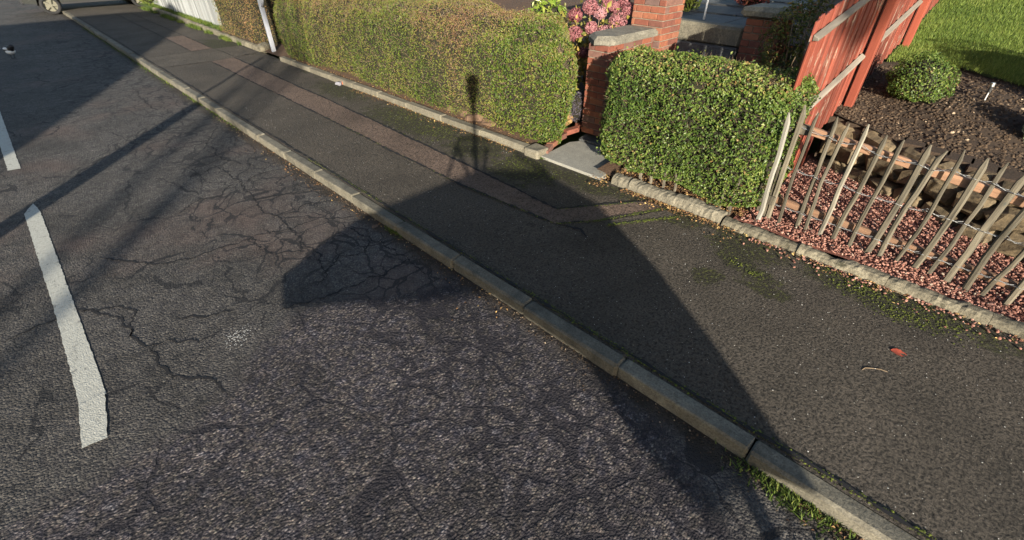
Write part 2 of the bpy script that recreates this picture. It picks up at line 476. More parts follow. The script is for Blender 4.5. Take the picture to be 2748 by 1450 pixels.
def npmesh(name, V, F, tint=None, smooth=False):
    """V (n,3); F (m,k) all faces the same size; tint per vertex"""
    V = np.asarray(V, np.float32); F = np.asarray(F, np.int32)
    me = bpy.data.meshes.new(name)
    m, k = F.shape
    me.vertices.add(len(V)); me.loops.add(m * k); me.polygons.add(m)
    me.vertices.foreach_set('co', V.ravel())
    me.loops.foreach_set('vertex_index', F.ravel())
    me.polygons.foreach_set('loop_start', np.arange(0, m * k, k, dtype=np.int32))
    me.polygons.foreach_set('use_smooth', np.full(m, smooth))
    if tint is not None:
        a = me.attributes.new('tint', 'FLOAT', 'POINT')
        a.data.foreach_set('value', np.asarray(tint, np.float32))
    me.update(calc_edges=True)
    return me

def chambox_data(sx, sy, sz, c, jit=0.0, rg=None):
    """chamfered box centred at the origin"""
    hx, hy, hz = sx / 2, sy / 2, sz / 2
    V = []; idx = {}
    for ix in (-1, 1):
        for iy in (-1, 1):
            for iz in (-1, 1):
                for a in range(3):
                    p = [ix * (hx - (c if a != 0 else 0)), iy * (hy - (c if a != 1 else 0)), iz * (hz - (c if a != 2 else 0))]
                    if jit and rg is not None:
                        p = [q + rg.uniform(-jit, jit) for q in p]
                    idx[(ix, iy, iz, a)] = len(V); V.append(p)
    F = []
    def add(l):
        pts = [Vector(V[i]) for i in l]
        n = (pts[1] - pts[0]).cross(pts[2] - pts[0])
        ce = sum(pts, Vector()) / len(pts)
        F.append(l if n.dot(ce) > 0 else l[::-1])
    for a in range(3):
        b, d = [i for i in range(3) if i != a]
        for s in (-1, 1):
            l = []
            for (sb, sd) in ((-1, -1), (1, -1), (1, 1), (-1, 1)):
                k = [0, 0, 0]; k[a] = s; k[b] = sb; k[d] = sd
                l.append(idx[(k[0], k[1], k[2], a)])
            add(l)
    for a in range(3):
        b, d = [i for i in range(3) if i != a]
        for sb in (-1, 1):
            for sd in (-1, 1):
                l = []
                for (sa, ax) in ((-1, b), (1, b), (1, d), (-1, d)):
                    k = [0, 0, 0]; k[a] = sa; k[b] = sb; k[d] = sd
                    l.append(idx[(k[0], k[1], k[2], ax)])
                add(l)
    for ix in (-1, 1):
        for iy in (-1, 1):
            for iz in (-1, 1):
                add([idx[(ix, iy, iz, a)] for a in range(3)])
    return V, F

def chambox(name, sx, sy, sz, c=.005, jit=0.0, rg=None, smooth=False):
    V, F = chambox_data(sx, sy, sz, c, jit, rg)
    return mesh(name, V, F, smooth)

class MB:
    def __init__(s): s.v = []; s.f = []
    def add(s, V, F, mat=None):
        b = len(s.v)
        for p in V:
            s.v.append(tuple(mat @ Vector(p)) if mat is not None else tuple(p))
        s.f += [[i + b for i in f] for f in F]
    def box(s, c, d, ch=.004, rot=(0, 0, 0)):
        V, F = chambox_data(d[0], d[1], d[2], min(ch, min(d) * .4))
        s.add(V, F, Matrix.Translation(c) @ Euler(rot).to_matrix().to_4x4())
    def tube(s, pts, rad, n=6, cap=True):
        b = len(s.v)
        pts = [Vector(p) for p in pts]
        if not hasattr(rad, '__len__'): rad = [rad] * len(pts)
        for i, p in enumerate(pts):
            t = (pts[min(i + 1, len(pts) - 1)] - pts[max(i - 1, 0)]).normalized()
            u = t.cross(Vector((0, 0, 1)))
            if u.length < .1: u = t.cross(Vector((1, 0, 0)))
            u.normalize(); w = t.cross(u)
            for k in range(n):
                a = 2 * math.pi * k / n
                s.v.append(tuple(p + (u * math.cos(a) + w * math.sin(a)) * rad[i]))
        for i in range(len(pts) - 1):
            for k in range(n):
                k2 = (k + 1) % n
                s.f.append([b + i * n + k, b + i * n + k2, b + (i + 1) * n + k2, b + (i + 1) * n + k])
        if cap:
            s.f.append([b + k for k in range(n)][::-1])
            s.f.append([b + (len(pts) - 1) * n + k for k in range(n)])
    def ball(s, c, r, n=10, m=7):
        if not hasattr(r, '__len__'): r = (r, r, r)
        b = len(s.v)
        for i in range(m + 1):
            th = math.pi * i / m
            for k in range(n):
                ph = 2 * math.pi * k / n
                s.v.append((c[0] + r[0] * math.sin(th) * math.cos(ph), c[1] + r[1] * math.sin(th) * math.sin(ph), c[2] + r[2] * math.cos(th)))
        for i in range(m):
            for k in range(n):
                k2 = (k + 1) % n
                s.f.append([b + i * n + k, b + (i + 1) * n + k, b + (i + 1) * n + k2, b + i * n + k2])
    def build(s, name, mat, parent=None, smooth=False, loc=None, rot=None):
        return link(name, mesh(name, s.v, s.f, smooth), mat, parent, loc, rot)

def vnoise(P, seed=0, f=1.0):
    """cheap smooth 3D noise in -1..1 from summed sines"""
    r = np.random.default_rng(seed)
    out = np.zeros(len(P))
    for k in range(7):
        d = r.normal(size=3); d /= np.linalg.norm(d)
        fr = f * (1 + .45 * k)
        out += np.sin(P @ (d * fr) + r.uniform(0, 6.28)) / (1 + .35 * k)
    return out / 2.6

def grid(name, x0, x1, y0, y1, nx, ny, zf, mat=None, xf=None, kind='structure', parent=None, smooth=True):
    xs = np.linspace(x0, x1, nx); ys = np.linspace(y0, y1, ny)
    X, Y = np.meshgrid(xs, ys, indexing='ij')
    if xf is not None: X, Y = xf(X, Y)
    Z = zf(X, Y)
    V = np.stack([X.ravel(), Y.ravel(), Z.ravel()], 1)
    i = np.arange(nx * ny).reshape(nx, ny)
    F = np.stack([i[:-1, :-1].ravel(), i[1:, :-1].ravel(), i[1:, 1:].ravel(), i[:-1, 1:].ravel()], 1)
    me = npmesh(name, V, F, None, smooth)
    o = link(name, me, mat, parent)
    if kind: o['kind'] = kind
    return o

def leaves(name, P, N, size, mat, parent, tint, aspect=.55, spread=.9, up=.0, seed=1):
    """a cloud of small folded leaves: P points, N outward normals"""
    r = np.random.default_rng(seed)
    n = len(P)
    nr = N + r.normal(size=(n, 3)) * spread
    nr[:, 2] += up
    nr /= np.linalg.norm(nr, axis=1)[:, None]
    t = np.cross(nr, r.normal(size=(n, 3)))
    t /= np.linalg.norm(t, axis=1)[:, None]
    b = np.cross(nr, t)
    s = (size * r.uniform(.65, 1.3, n))[:, None] if np.isscalar(size) else (size * r.uniform(.75, 1.25, n))[:, None]
    v0 = P - t * s * .5
    v2 = P + t * s * .5 - nr * s * .08
    v1 = P + b * s * aspect * .5 + nr * s * .12 - t * s * .05
    v3 = P - b * s * aspect * .5 + nr * s * .12 - t * s * .05
    V = np.stack([v0, v1, v2, v3], 1).reshape(-1, 3)
    i = np.arange(n)[:, None] * 4
    F = np.concatenate([np.concatenate([i, i + 1, i + 2], 1), np.concatenate([i, i + 2, i + 3], 1)], 0)
    o = link(name, npmesh(name, V, F, np.repeat(tint, 4)), mat, parent)
    o['kind'] = 'stuff'
    return o

def slivers(name, P, D, length, width, mat, parent, seed=3):
    """thin three-sided twigs from P along D"""
    r = np.random.default_rng(seed)
    n = len(P)
    D = D / np.linalg.norm(D, axis=1)[:, None]
    a = np.cross(D, r.normal(size=(n, 3))); a /= np.linalg.norm(a, axis=1)[:, None]
    b = np.cross(D, a)
    L = (length * r.uniform(.5, 1.4, n))[:, None]
    w = width
    base = [P + a * w, P - a * w * .5 + b * w * .87, P - a * w * .5 - b * w * .87]
    tip = P + D * L
    V = np.stack(base + [tip], 1).reshape(-1, 3)
    i = np.arange(n)[:, None] * 4
    F = np.concatenate([np.concatenate([i + p, i + q, i + 3], 1) for p, q in ((0, 1), (1, 2), (2, 0))], 0)
    o = link(name, npmesh(name, V, F), mat, parent)
    o['kind'] = 'stuff'
    return o

ICO_V = None
def pebbles(name, P, size, mat, parent, tint, seed=5, flat=.75):
    """many small irregular stones (20 triangles each) as one mesh"""
    r = np.random.default_rng(seed)
    ph = (1 + 5 ** .5) / 2
    B = np.array([(-1, ph, 0), (1, ph, 0), (-1, -ph, 0), (1, -ph, 0), (0, -1, ph), (0, 1, ph), (0, -1, -ph), (0, 1, -ph), (ph, 0, -1), (ph, 0, 1), (-ph, 0, -1), (-ph, 0, 1)], float) / 1.9
    Fb = np.array([(0, 11, 5), (0, 5, 1), (0, 1, 7), (0, 7, 10), (0, 10, 11), (1, 5, 9), (5, 11, 4), (11, 10, 2), (10, 7, 6), (7, 1, 8), (3, 9, 4), (3, 4, 2), (3, 2, 6), (3, 6, 8), (3, 8, 9), (4, 9, 5), (2, 4, 11), (6, 2, 10), (8, 6, 7), (9, 8, 1)])
    n = len(P)
    A = r.normal(size=(n, 3, 3))
    Q, _ = np.linalg.qr(A)
    sc = r.uniform(.55, 1.2, (n, 1, 3))
    sz = (size * r.uniform(.6, 1.35, n))[:, None, None] * .5
    V = (B[None] * (1 + r.normal(size=(n, 12, 1)) * .14)) * sc
    V = np.einsum('nij,nkj->nki', Q, V) * sz
    V[:, :, 2] *= flat
    V += P[:, None, :]
    F = (Fb[None] + (np.arange(n) * 12)[:, None, None]).reshape(-1, 3)
    o = link(name, npmesh(name, V.reshape(-1, 3), F, np.repeat(tint, 12)), mat, parent)
    o['kind'] = 'stuff'
    return o

def rbox_points(n, lo, hi, r, seed, bottom=False):
    rg = np.random.default_rng(seed)
    lo = np.array(lo, float); hi = np.array(hi, float); d = hi - lo
    faces = [(0, 0), (0, 1), (1, 0), (1, 1), (2, 1)] + ([(2, 0)] if bottom else [])
    A = np.array([np.prod(np.delete(d, a)) for a, s in faces])
    which = rg.choice(len(faces), n, p=A / A.sum())
    U = rg.random((n, 3))
    for k, (a, s) in enumerate(faces):
        U[which == k, a] = s
    P = lo + U * d
    return rbox_round(P, lo, hi, r)

def rbox_round(P, lo, hi, r):
    q = np.minimum(np.maximum(P, lo + r), hi - r)
    q[:, 2] = np.minimum(np.maximum(P[:, 2], lo[2]), hi[2] - r)
    N = P - q
    ln = np.linalg.norm(N, axis=1); ln[ln < 1e-6] = 1
    N = N / ln[:, None]
    return q + N * r, N

def rbox_core(name, lo, hi, r, warp, mat, parent, inset=.06):
    lo = np.array(lo, float); hi = np.array(hi, float)
    d = hi - lo; V = []; F = []
    for a, s in [(0, 0), (0, 1), (1, 0), (1, 1), (2, 1), (2, 0)]:
        b, c = [i for i in range(3) if i != a]
        nb = max(6, int(d[b] / .12)); nc = max(6, int(d[c] / .12))
        base = sum(len(x) for x in V)
        G = np.zeros((nb, nc, 3)); G[..., a] = lo[a] if s == 0 else hi[a]
        G[..., b] = np.linspace(lo[b], hi[b], nb)[:, None]; G[..., c] = np.linspace(lo[c], hi[c], nc)[None]
        V.append(G.reshape(-1, 3))
        i = base + np.arange(nb * nc).reshape(nb, nc)
        F.append(np.stack([i[:-1, :-1].ravel(), i[1:, :-1].ravel(), i[1:, 1:].ravel(), i[:-1, 1:].ravel()], 1))
    V = np.concatenate(V); F = np.concatenate(F)
    P, N = rbox_round(V, lo, hi, r)
    P = P - N * inset
    P = warp(P, N)
    return link(name, npmesh(name, P, F, None, True), mat, parent)

# ------------------------------------------------------------------ ground
XK = 2.03           # face of the street kerb
grid('ground', -400, 600, -400, 700, 3, 3, lambda X, Y: X * 0 - .06, M['grassground'])
grid('road', -3.3, XK + .02, -40, 140, 2, 2, lambda X, Y: X * 0, M['road'])

def patch_sheet(name, pts, z, mat, jitter=.02, step=.05, kind='structure', seed=0, parent=None):
    """flat polygon whose outline is roughened"""
    r = random.Random(seed)
    out = []
    for i in range(len(pts)):
        a = Vector(pts[i]); b = Vector(pts[(i + 1) % len(pts)])
        k = max(1, int((b - a).length / step))
        nrm = Vector((-(b - a).y, (b - a).x)); nrm.normalize()
        for j in range(k):
            q = a.lerp(b, j / k) + (nrm * r.uniform(-jitter, jitter) if j else Vector((0, 0)))
            out.append((q.x, q.y, z))
    o = link(name, mesh(name, out, [list(range(len(out)))]), mat, parent)
    if kind: o['kind'] = kind
    return o

# opposite pavement and kerb
grid('opposite_pavement', -5.4, -3.3, -40, 140, 2, 2, lambda X, Y: X * 0 + .1, M['pave'])
# near pavement
grid('pavement', XK + .115, 4.42, -12, 60, 60, 400, lambda X, Y: .0965 + .002 * np.sin(Y * 2.1 + X * 3) * np.sin(X * 2.6), M['pave'])
# gutter strip of grit
# street kerb of separate stones
kerb = empty('kerb', (0, 0, 0), None, None); kerb['kind'] = 'structure'
kmesh = [chambox('kerb_stone', .125, .8965, .26, .014, .005, random.Random(i), False) for i in range(5)]
for me in kmesh: me.materials.append(M['kerb'])
for k in range(-4, 44):
    y = .10 + .9 * k + .45
    rr = random.Random(k)
    link('kerb_stone', kmesh[k % 5], None, kerb, (XK + .0625 + rr.uniform(-.006, .006), y, -.03 + rr.uniform(-.006, .004)), (0, rr.uniform(-.015, .015), rr.uniform(-.004, .004)))
grid('kerb_bed', XK + .01, XK + .13, -20, 60, 2, 2, lambda X, Y: X * 0 + .045, M['crack'], kind='structure')

# trench strip and its joints in the pavement
patch_sheet('pavement_strip', [(3.17, 13.0), (3.14, 7.4), (3.10, 5.3), (3.09, 3.9), (3.19, 2.56), (3.53, 2.29), (4.26, 1.93), (4.30, 2.14), (3.86, 2.45), (3.44, 2.74), (3.50, 3.9), (3.56, 5.5), (3.62, 7.4), (3.70, 13.05)],
            .103, M['strip'], .010, .08, seed=5)
patch_sheet('pavement_strip', [(3.54, 2.16), (4.20, 1.74), (4.25, 1.90), (3.57, 2.24)], .103, M['infill'], .010, .08, seed=6)
patch_sheet('pavement_strip', [(3.20, 14.6), (3.70, 14.6), (3.72, 17.2), (3.24, 17.2)], .103, M['strip'], .010, .08, seed=7)
patch_sheet('pavement_patch', [(2.2, 13.1), (3.2, 13.05), (3.72, 13.1), (4.34, 13.3), (4.34, 14.5), (3.7, 14.55), (2.2, 14.5)], .1005, M['infill'], .02, .1, seed=8)

def ribbon(pts, w, z, seed, wv=.6, rough=.012, step=.025):
    """irregular thin ribbon along a ground polyline"""
    r = random.Random(seed)
    P = []
    for a, b in zip(pts[:-1], pts[1:]):
        a = Vector(a); b = Vector(b); k = max(1, int((b - a).length / step))
        for j in range(k): P.append(a.lerp(b, j / k))
    P.append(Vector(pts[-1]))
    n = len(P); off = 0.0; V = []; F = []
    for i, p in enumerate(P):
        t = P[min(i + 1, n - 1)] - P[max(i - 1, 0)]
        nn = Vector((-t.y, t.x)); nn.normalize()
        off = off * .8 + r.uniform(-rough, rough)
        ww = w * (1 + r.uniform(-wv, wv)) * min(1, .25 + min(i, n - 1 - i) / 6)
        q = p + nn * off
        V += [(q.x + nn.x * ww, q.y + nn.y * ww, z), (q.x - nn.x * ww, q.y - nn.y * ww, z)]
    for i in range(n - 1):
        F.append([2 * i, 2 * i + 1, 2 * i + 3, 2 * i + 2])
    return V, F

cracks = [[(-0.24, 5.34), (-0.11, 5.11), (0.09, 4.86), (0.35, 4.7), (0.75, 4.63), (0.96, 4.68), (1.34, 4.58), (1.59, 4.56), (1.92, 4.29)],
 [(1.29, 5.53), (1.24, 5.3), (1.28, 4.94), (1.3, 4.68), (1.27, 4.43), (1.19, 4.04)],
 [(-0.98, 4.48), (-0.85, 4.49), (-0.52, 4.55), (-0.33, 4.23), (-0.27, 3.85), (-0.15, 3.67), (-0.05, 3.63), (0.08, 3.43), (0.25, 3.42)],
 [(-0.15, 3.67), (-0.22, 3.4), (-0.17, 3.19), (-0.04, 3.02), (0.05, 2.81), (0.05, 2.69)],
 [(-0.51, 4.54), (-0.26, 4.33), (-0.21, 4.21), (-0.27, 3.85)],
 [(0.65, 3.35), (1.06, 3.25), (1.28, 3.24), (1.53, 3.2), (1.92, 3.26)],
 [(0.79, 2.33), (0.92, 2.34), (1.06, 2.34), (1.27, 2.34), (1.32, 2.25)],
 [(1.86, 1.11), (1.59, 0.92), (1.55, 0.81), (1.28, 0.71), (1.08, 0.6)],
 [(2.0, 0.85), (1.75, 0.77), (1.69, 0.66), (1.72, 0.52)],
 [(1.4, 1.88), (1.36, 1.74), (1.21, 1.74), (1.07, 1.78)],
 [(1.27, 6.83), (1.33, 6.16), (1.29, 5.53), (1.59, 5.36), (2.0, 5.19)],
 [(1.44, 12.38), (1.38, 11.43), (1.36, 10.08)],
 [(0.03, 3.87), (0.23, 3.74), (0.44, 3.63)],
 [(1.85, 0.66), (2.0, 0.55), (2.0, 0.38)],
 [(2.0, 8.82), (1.47, 7.83), (1.43, 7.04), (1.64, 6.45)],
 [(1.19, 4.29), (1.27, 3.91), (1.17, 3.55), (1.01, 3.47)],
 [(1.73, 4.3), (1.78, 3.81), (1.84, 3.34), (1.84, 2.89)],
 [(1.28, 4.94), (1.5, 4.86), (1.66, 4.98), (1.98, 4.8)],
 [(1.3, 6.0), (1.6, 6.2), (1.98, 6.1)], [(1.33, 6.16), (1.05, 5.9), (.8, 5.95), (.55, 5.7)],
 [(1.17, 3.55), (1.4, 3.72), (1.6, 3.66), (1.78, 3.81)], [(.96, 4.68), (.9, 4.4), (1.0, 4.2), (1.19, 4.04)],
 [(1.05, 1.3), (1.25, 1.2), (1.55, 1.25), (1.59, .92)], [(.2, 1.9), (.5, 1.75), (.75, 1.8)], [(.1, 2.6), (.25, 2.35), (.2, 2.1)],
 [(1.47, 7.83), (1.1, 7.9), (.9, 8.2)], [(1.43, 7.04), (1.1, 7.0), (.95, 6.7), (1.27, 6.83)]]
V = []; F = []
for i, c in enumerate(cracks):
    if i in (6, 7, 8, 9, 13, 22, 23, 24): continue
    inpatch = c[0][1] < 3.0 and i not in (16,)
    v, f = ribbon(c, .0072 if not inpatch else .006, .003, i, .75, .020)
    b = len(V); V += v; F += [[q + b for q in g] for g in f]
o = link('road_crack', mesh('road_crack', V, F), M['crack']); o['kind'] = 'stuff'
joints = [[(3.17, 13.0), (3.14, 7.4), (3.10, 5.3), (3.09, 3.9), (3.19, 2.55)], [(3.70, 13.05), (3.62, 7.4), (3.56, 5.5), (3.50, 3.9), (3.44, 2.74), (3.86, 2.45), (4.30, 2.14)],
          [(3.19, 2.55), (3.53, 2.29), (4.26, 1.93)], [(3.54, 2.16), (4.20, 1.74)], [(3.19, 2.55), (3.28, 2.3), (3.2, 2.15)], [(2.2, 13.1), (3.2, 13.05)],
          [(3.72, 13.1), (4.34, 13.3)], [(3.7, 14.55), (2.2, 14.5)], [(3.20, 14.6), (3.24, 17.2), (3.3, 24)], [(3.70, 14.6), (3.72, 17.2), (3.75, 24)], [(3.75, 13.2), (3.72, 14.6)],
          [(XK + .15, -3), (XK + .15, 1.0), (XK + .15, 4.0), (XK + .15, 14), (XK + .15, 24)]]
V = []; F = []
for i, c in enumerate(joints):
    v, f = ribbon(c, .014 if i < 5 else .010, .1065, 50 + i, .8, .006, .05)
    b = len(V); V += v; F += [[q + b for q in g] for g in f]
o = link('pavement_joint', mesh('pavement_joint', V, F), M['crack']); o['kind'] = 'stuff'

# centre line dashes
dashes = [([(-.655, 3.34), (-.64, 4.82), (-.65, 6.94), (-.55, 7.20), (-.515, 6.9), (-.51, 4.77), (-.512, 3.34)], 'nearest long white centre line dash with ragged edges'),
          ([(-.70, 2.95), (-.66, 3.36), (-.515, 3.36), (-.575, 2.93)], None),
          ([(-.68, 8.6), (-.70, 12.4), (-.57, 12.4), (-.555, 8.57)], None),
          ([(-.71, 14.0), (-.72, 18.0), (-.59, 18.0), (-.58, 14.0)], None)]
for i, (pts, lb) in enumerate(dashes):
    patch_sheet('centre_line', pts, .004 + .002 * (i == 1), M['paint'], .004, .035, seed=20 + i)

# ------------------------------------------------------------------ garden terrain
def xw(Y):       # foot of the dry stone wall
    return 6.02 + .5 * Y
def lawn_z(X, Y):
    return .72 + .185 * (np.maximum(X, 6.5) - 7.0) + .02 * np.sin(X * 1.7 + Y)
def soil_z(X, Y):
    P = np.stack([X.ravel(), Y.ravel(), X.ravel() * 0], 1)
    n = vnoise(P, 3, 7).reshape(X.shape) * .018 + vnoise(P, 4, 28).reshape(X.shape) * .010
    mound = .10 * np.exp(-((X - 7.5) ** 2 / .5 + (Y + .1) ** 2 / .35))
    return .72 + .13 * (X - 6.6) + mound + n
grid('gravel_ground', 4.46, 6.9, -3.0, 1.28, 50, 60, lambda X, Y: .165 + .035 * np.minimum(Y - .3, 0) + .01 * np.sin(X * 9) * np.sin(Y * 8), M['gravelbed'])
grid('soil_bed', 0, 1, -3.4, 1.22, 90, 170, soil_z, M['soil'], xf=lambda X, Y: (xw(Y) + .12 + X * (8.75 + .25 * np.sin(Y * 2.3) - xw(Y) - .12), Y))
grid('lawn', 0, 1, -40, 1.22, 120, 160, xf=lambda X, Y: (8.70 + .25 * np.sin(Y * 2.3) + (51.0) * X ** 2, Y), mat=M['grassground'], zf=lambda X, Y: lawn_z(X, Y) * np.where(X > 16, 0, 1) + np.where(X > 16, .72 + .185 * 9 + (X - 16) * .03, 0))
def left_z(X, Y):
    return .14 + np.clip((X - 4.5) * .22, 0, 1.1) + .012 * np.sin(X * 7) * np.sin(Y * 6)
grid('garden_ground', 4.44, 60, 4.1, 17.0, 60, 60, left_z, M['earth'])
grid('verge', 4.5, 60, 17.0, 60, 30, 60, lambda X, Y: .16 + np.clip((X - 4.8) * .1, 0, 1.2), M['grassground'])
grid('hedge_bed', 4.46, 5.5, 1.2, 2.98, 12, 20, lambda X, Y: .15 + .02 * np.sin(Y * 9) + .05 * np.clip(X - 4.5, 0, 1), M['earth'])

# garden path: granite threshold slab, dark paver, steps
slabs = empty('garden_path', (4.4, 3.35, .1), None, None); slabs['kind'] = 'structure'
def prism(pts, z0, z1, ch=.006):
    n = len(pts); V = []; c = Vector((sum(p[0] for p in pts) / n, sum(p[1] for p in pts) / n))
    for z, ins in ((z0, 0), (z1 - ch, 0), (z1, ch)):
        for p in pts:
            d = (Vector(p) - c); l = d.length
            q = c + d * ((l - ins * 1.4) / l)
            V.append((q.x, q.y, z))
    F = [list(range(n))[::-1], [2 * n + i for i in range(n)]]
    for k in range(2):
        for i in range(n):
            j = (i + 1) % n
            F.append([k * n + i, k * n + j, (k + 1) * n + j, (k + 1) * n + i])
    return V, F
def polyobj(name, pts, z0, z1, mat, parent=None, ch=.006):
    V, F = prism(pts, z0, z1, ch)
    if sum(pts[i][0] * pts[(i + 1) % len(pts)][1] - pts[(i + 1) % len(pts)][0] * pts[i][1] for i in range(len(pts))) < 0:
        F = [f[::-1] for f in F]
    o = link(name, mesh(name, V, F), mat, parent)
    return o
par = lambda o: (setattr(o, 'matrix_parent_inverse', slabs.matrix_world.inverted()), o)[1]
slabs.location = (0, 0, 0)
polyobj('paving_slab', [(4.36, 3.80), (4.36, 2.84), (4.86, 2.90), (5.16, 3.05), (5.16, 3.78), (5.02, 3.86)], .02, .128, M['granite'], slabs)
polyobj('paving_slab', [(5.19, 3.1), (5.9, 3.1), (5.9, 3.98), (5.19, 3.82)], .02, .150, M['slab'], slabs)
for i, (x, z) in enumerate([(5.93, .34), (6.2, .55), (6.45, .78), (6.68, 1.02)]):
    polyobj('step', [(x, 2.66), (x + .45, 2.66), (x + .45, 3.7), (x, 3.7)], .0, z, M['slab'], slabs)
polyobj('landing', [(6.85, 2.62), (7.35, 2.62), (7.35, 3.9), (6.85, 3.9)], .0, 1.24, M['slab'], slabs)
for i in range(7):
    for j in range(3):
        x = 7.36 + i * .95; y = 2.35 + j * .78 + (i * .16)
        polyobj('paving_slab', [(x, y), (x + .93, y), (x + .93, y + .76), (x, y + .76)], .5, 1.44 + i * .02, M['slab'], slabs)
grid('terrace_ground', 7.33, 40, 1.23, 4.1, 20, 12, lambda X, Y: 1.30 + .03 * (X - 7.3), M['earth'])
grid('bank', 5.5, 7.34, 1.23, 2.66, 14, 12, lambda X, Y: .2 + np.clip((X - 5.5) / 1.8, 0, 1) * .95, M['earth'])
# brick edging of the path, left side
edge = empty('path_edging', (0, 0, 0), 'brick edging along the left side of the garden path, set in soil', 'brick edging')
bm_ = [chambox('brick', .215, .102, .065, .006, .003, random.Random(40 + i)) for i in range(4)]
for me in bm_: me.materials.append(M['brick'])
epts = [(4.56, 3.87, .14), (4.78, 3.95, .15), (5.0, 4.02, .16), (5.26, 4.02, .19), (5.48, 3.99, .22), (5.68, 3.93, .25)]
for i, p in enumerate(epts):
    link('brick', bm_[i % 4], None, edge, p, (random.uniform(-.1, .1), random.uniform(-.1, .1), R(18 + random.uniform(-14, 14)) if i < 3 else R(-8 + random.uniform(-10, 10))))

# ------------------------------------------------------------------ garden kerbs
def rough_kerb(L, w, h, seed):
    """worn edging stone: a swept profile with a broken, lumpy surface"""
    n = 22
    prof = [(-.5, -.5), (-.5, .30), (-.44, .42), (-.28, .49), (0, .51), (.28, .49), (.42, .42), (.5, .2), (.5, -.5)]
    V = []
    for i in range(n + 1):
        for (a, b) in prof: V.append(((i / n - .5) * L, a * w, b * h))
    V = np.array(V); N = vnoise(V + seed * 1.7, 31, 9) * .009 + vnoise(V + seed * 2.3, 32, 32) * .005 + vnoise(V + seed, 33, 80) * .004
    top = V[:, 2] > 0
    V[top, 2] += N[top] * 1.2; V[:, 1] += np.sign(V[:, 1]) * N
    p = len(prof)
    F = [[i * p + j, (i + 1) * p + j, (i + 1) * p + j + 1, i * p + j + 1] for i in range(n) for j in range(p - 1)]
    F += [list(range(p)), [n * p + j for j in range(p)][::-1]]
    return mesh('edging_stone', V, F)
def stone_row(name, segs, w, zt, mat, label, cat, jit=.006, ch=.015, group=None, rough=False):
    root = empty(name, (0, 0, 0), label, cat, group)
    for i, (a, b) in enumerate(segs):
        a = Vector(a); b = Vector(b); L = (b - a).length - .008
        c = (a + b) / 2
        if rough:
            L = (b - a).length - .003
            me = rough_kerb(L, w, zt + .12, i + int(abs(c.y) * 100))
        else:
            me = chambox('edging_stone', L, w, zt + .12, ch, jit, random.Random(i + int(abs(c.y) * 100)))
        me.materials.append(mat)
        link('edging_stone', me, None, root, (c.x, c.y, (zt - .12) / 2 + random.uniform(-.004, .004)), (0, 0, math.atan2((b - a).y, (b - a).x)))
    return root
ys = [4.07, 4.98, 5.9, 6.85, 7.75, 8.65, 9.55, 10.45, 11.3, 11.95]
xl = lambda y: 4.40 + .0 * y
segs = [((xl(a), a), (xl(b), b)) for a, b in zip(ys[:-1], ys[1:])]
stone_row('garden_kerb', segs, .13, .185, M['edging'], 'pale concrete edging kerb along the foot of the long hedge', 'kerb')
o = stone_row('corner_block', [((4.41, 3.80), (4.41, 4.055))], .24, .20, M['edging'], 'short square concrete block ending the kerb beside the granite slab', 'kerb', .008, .02)
ys = [2.70, 2.46, 1.9, 1.36]
stone_row('garden_kerb', [((4.46, a), (4.46, b)) for a, b in zip(ys[:-1], ys[1:])], .17, .205, M['edging'], 'light concrete edging kerb in front of the small clipped hedge', 'kerb', .012, .03, None, True)
ys = [1.34, .62, -.08, -.75, -1.5, -2.3, -3.1]
stone_row('garden_kerb', [((4.42 - .0 * a, a), (4.42, b)) for a, b in zip(ys[:-1], ys[1:])], .14, .17, M['oldedge'], 'mossy crumbling edging kerb below the picket fence', 'kerb', .018, .03, None, True)
ys = [13.3, 13.8, 14.3, 15.0, 15.9, 16.8, 17.7, 18.6, 19.5, 20.4, 21.3, 22.2, 23.1, 24]
stone_row('garden_kerb', [((4.47 + .012 * (a - 13), a), (4.47 + .012 * (b - 13), b)) for a, b in zip(ys[:-1], ys[1:])], .16, .20, M['oldedge'], 'low sandstone edging kerb below the white fence and brown hedge', 'kerb', .012, .03, None, True)

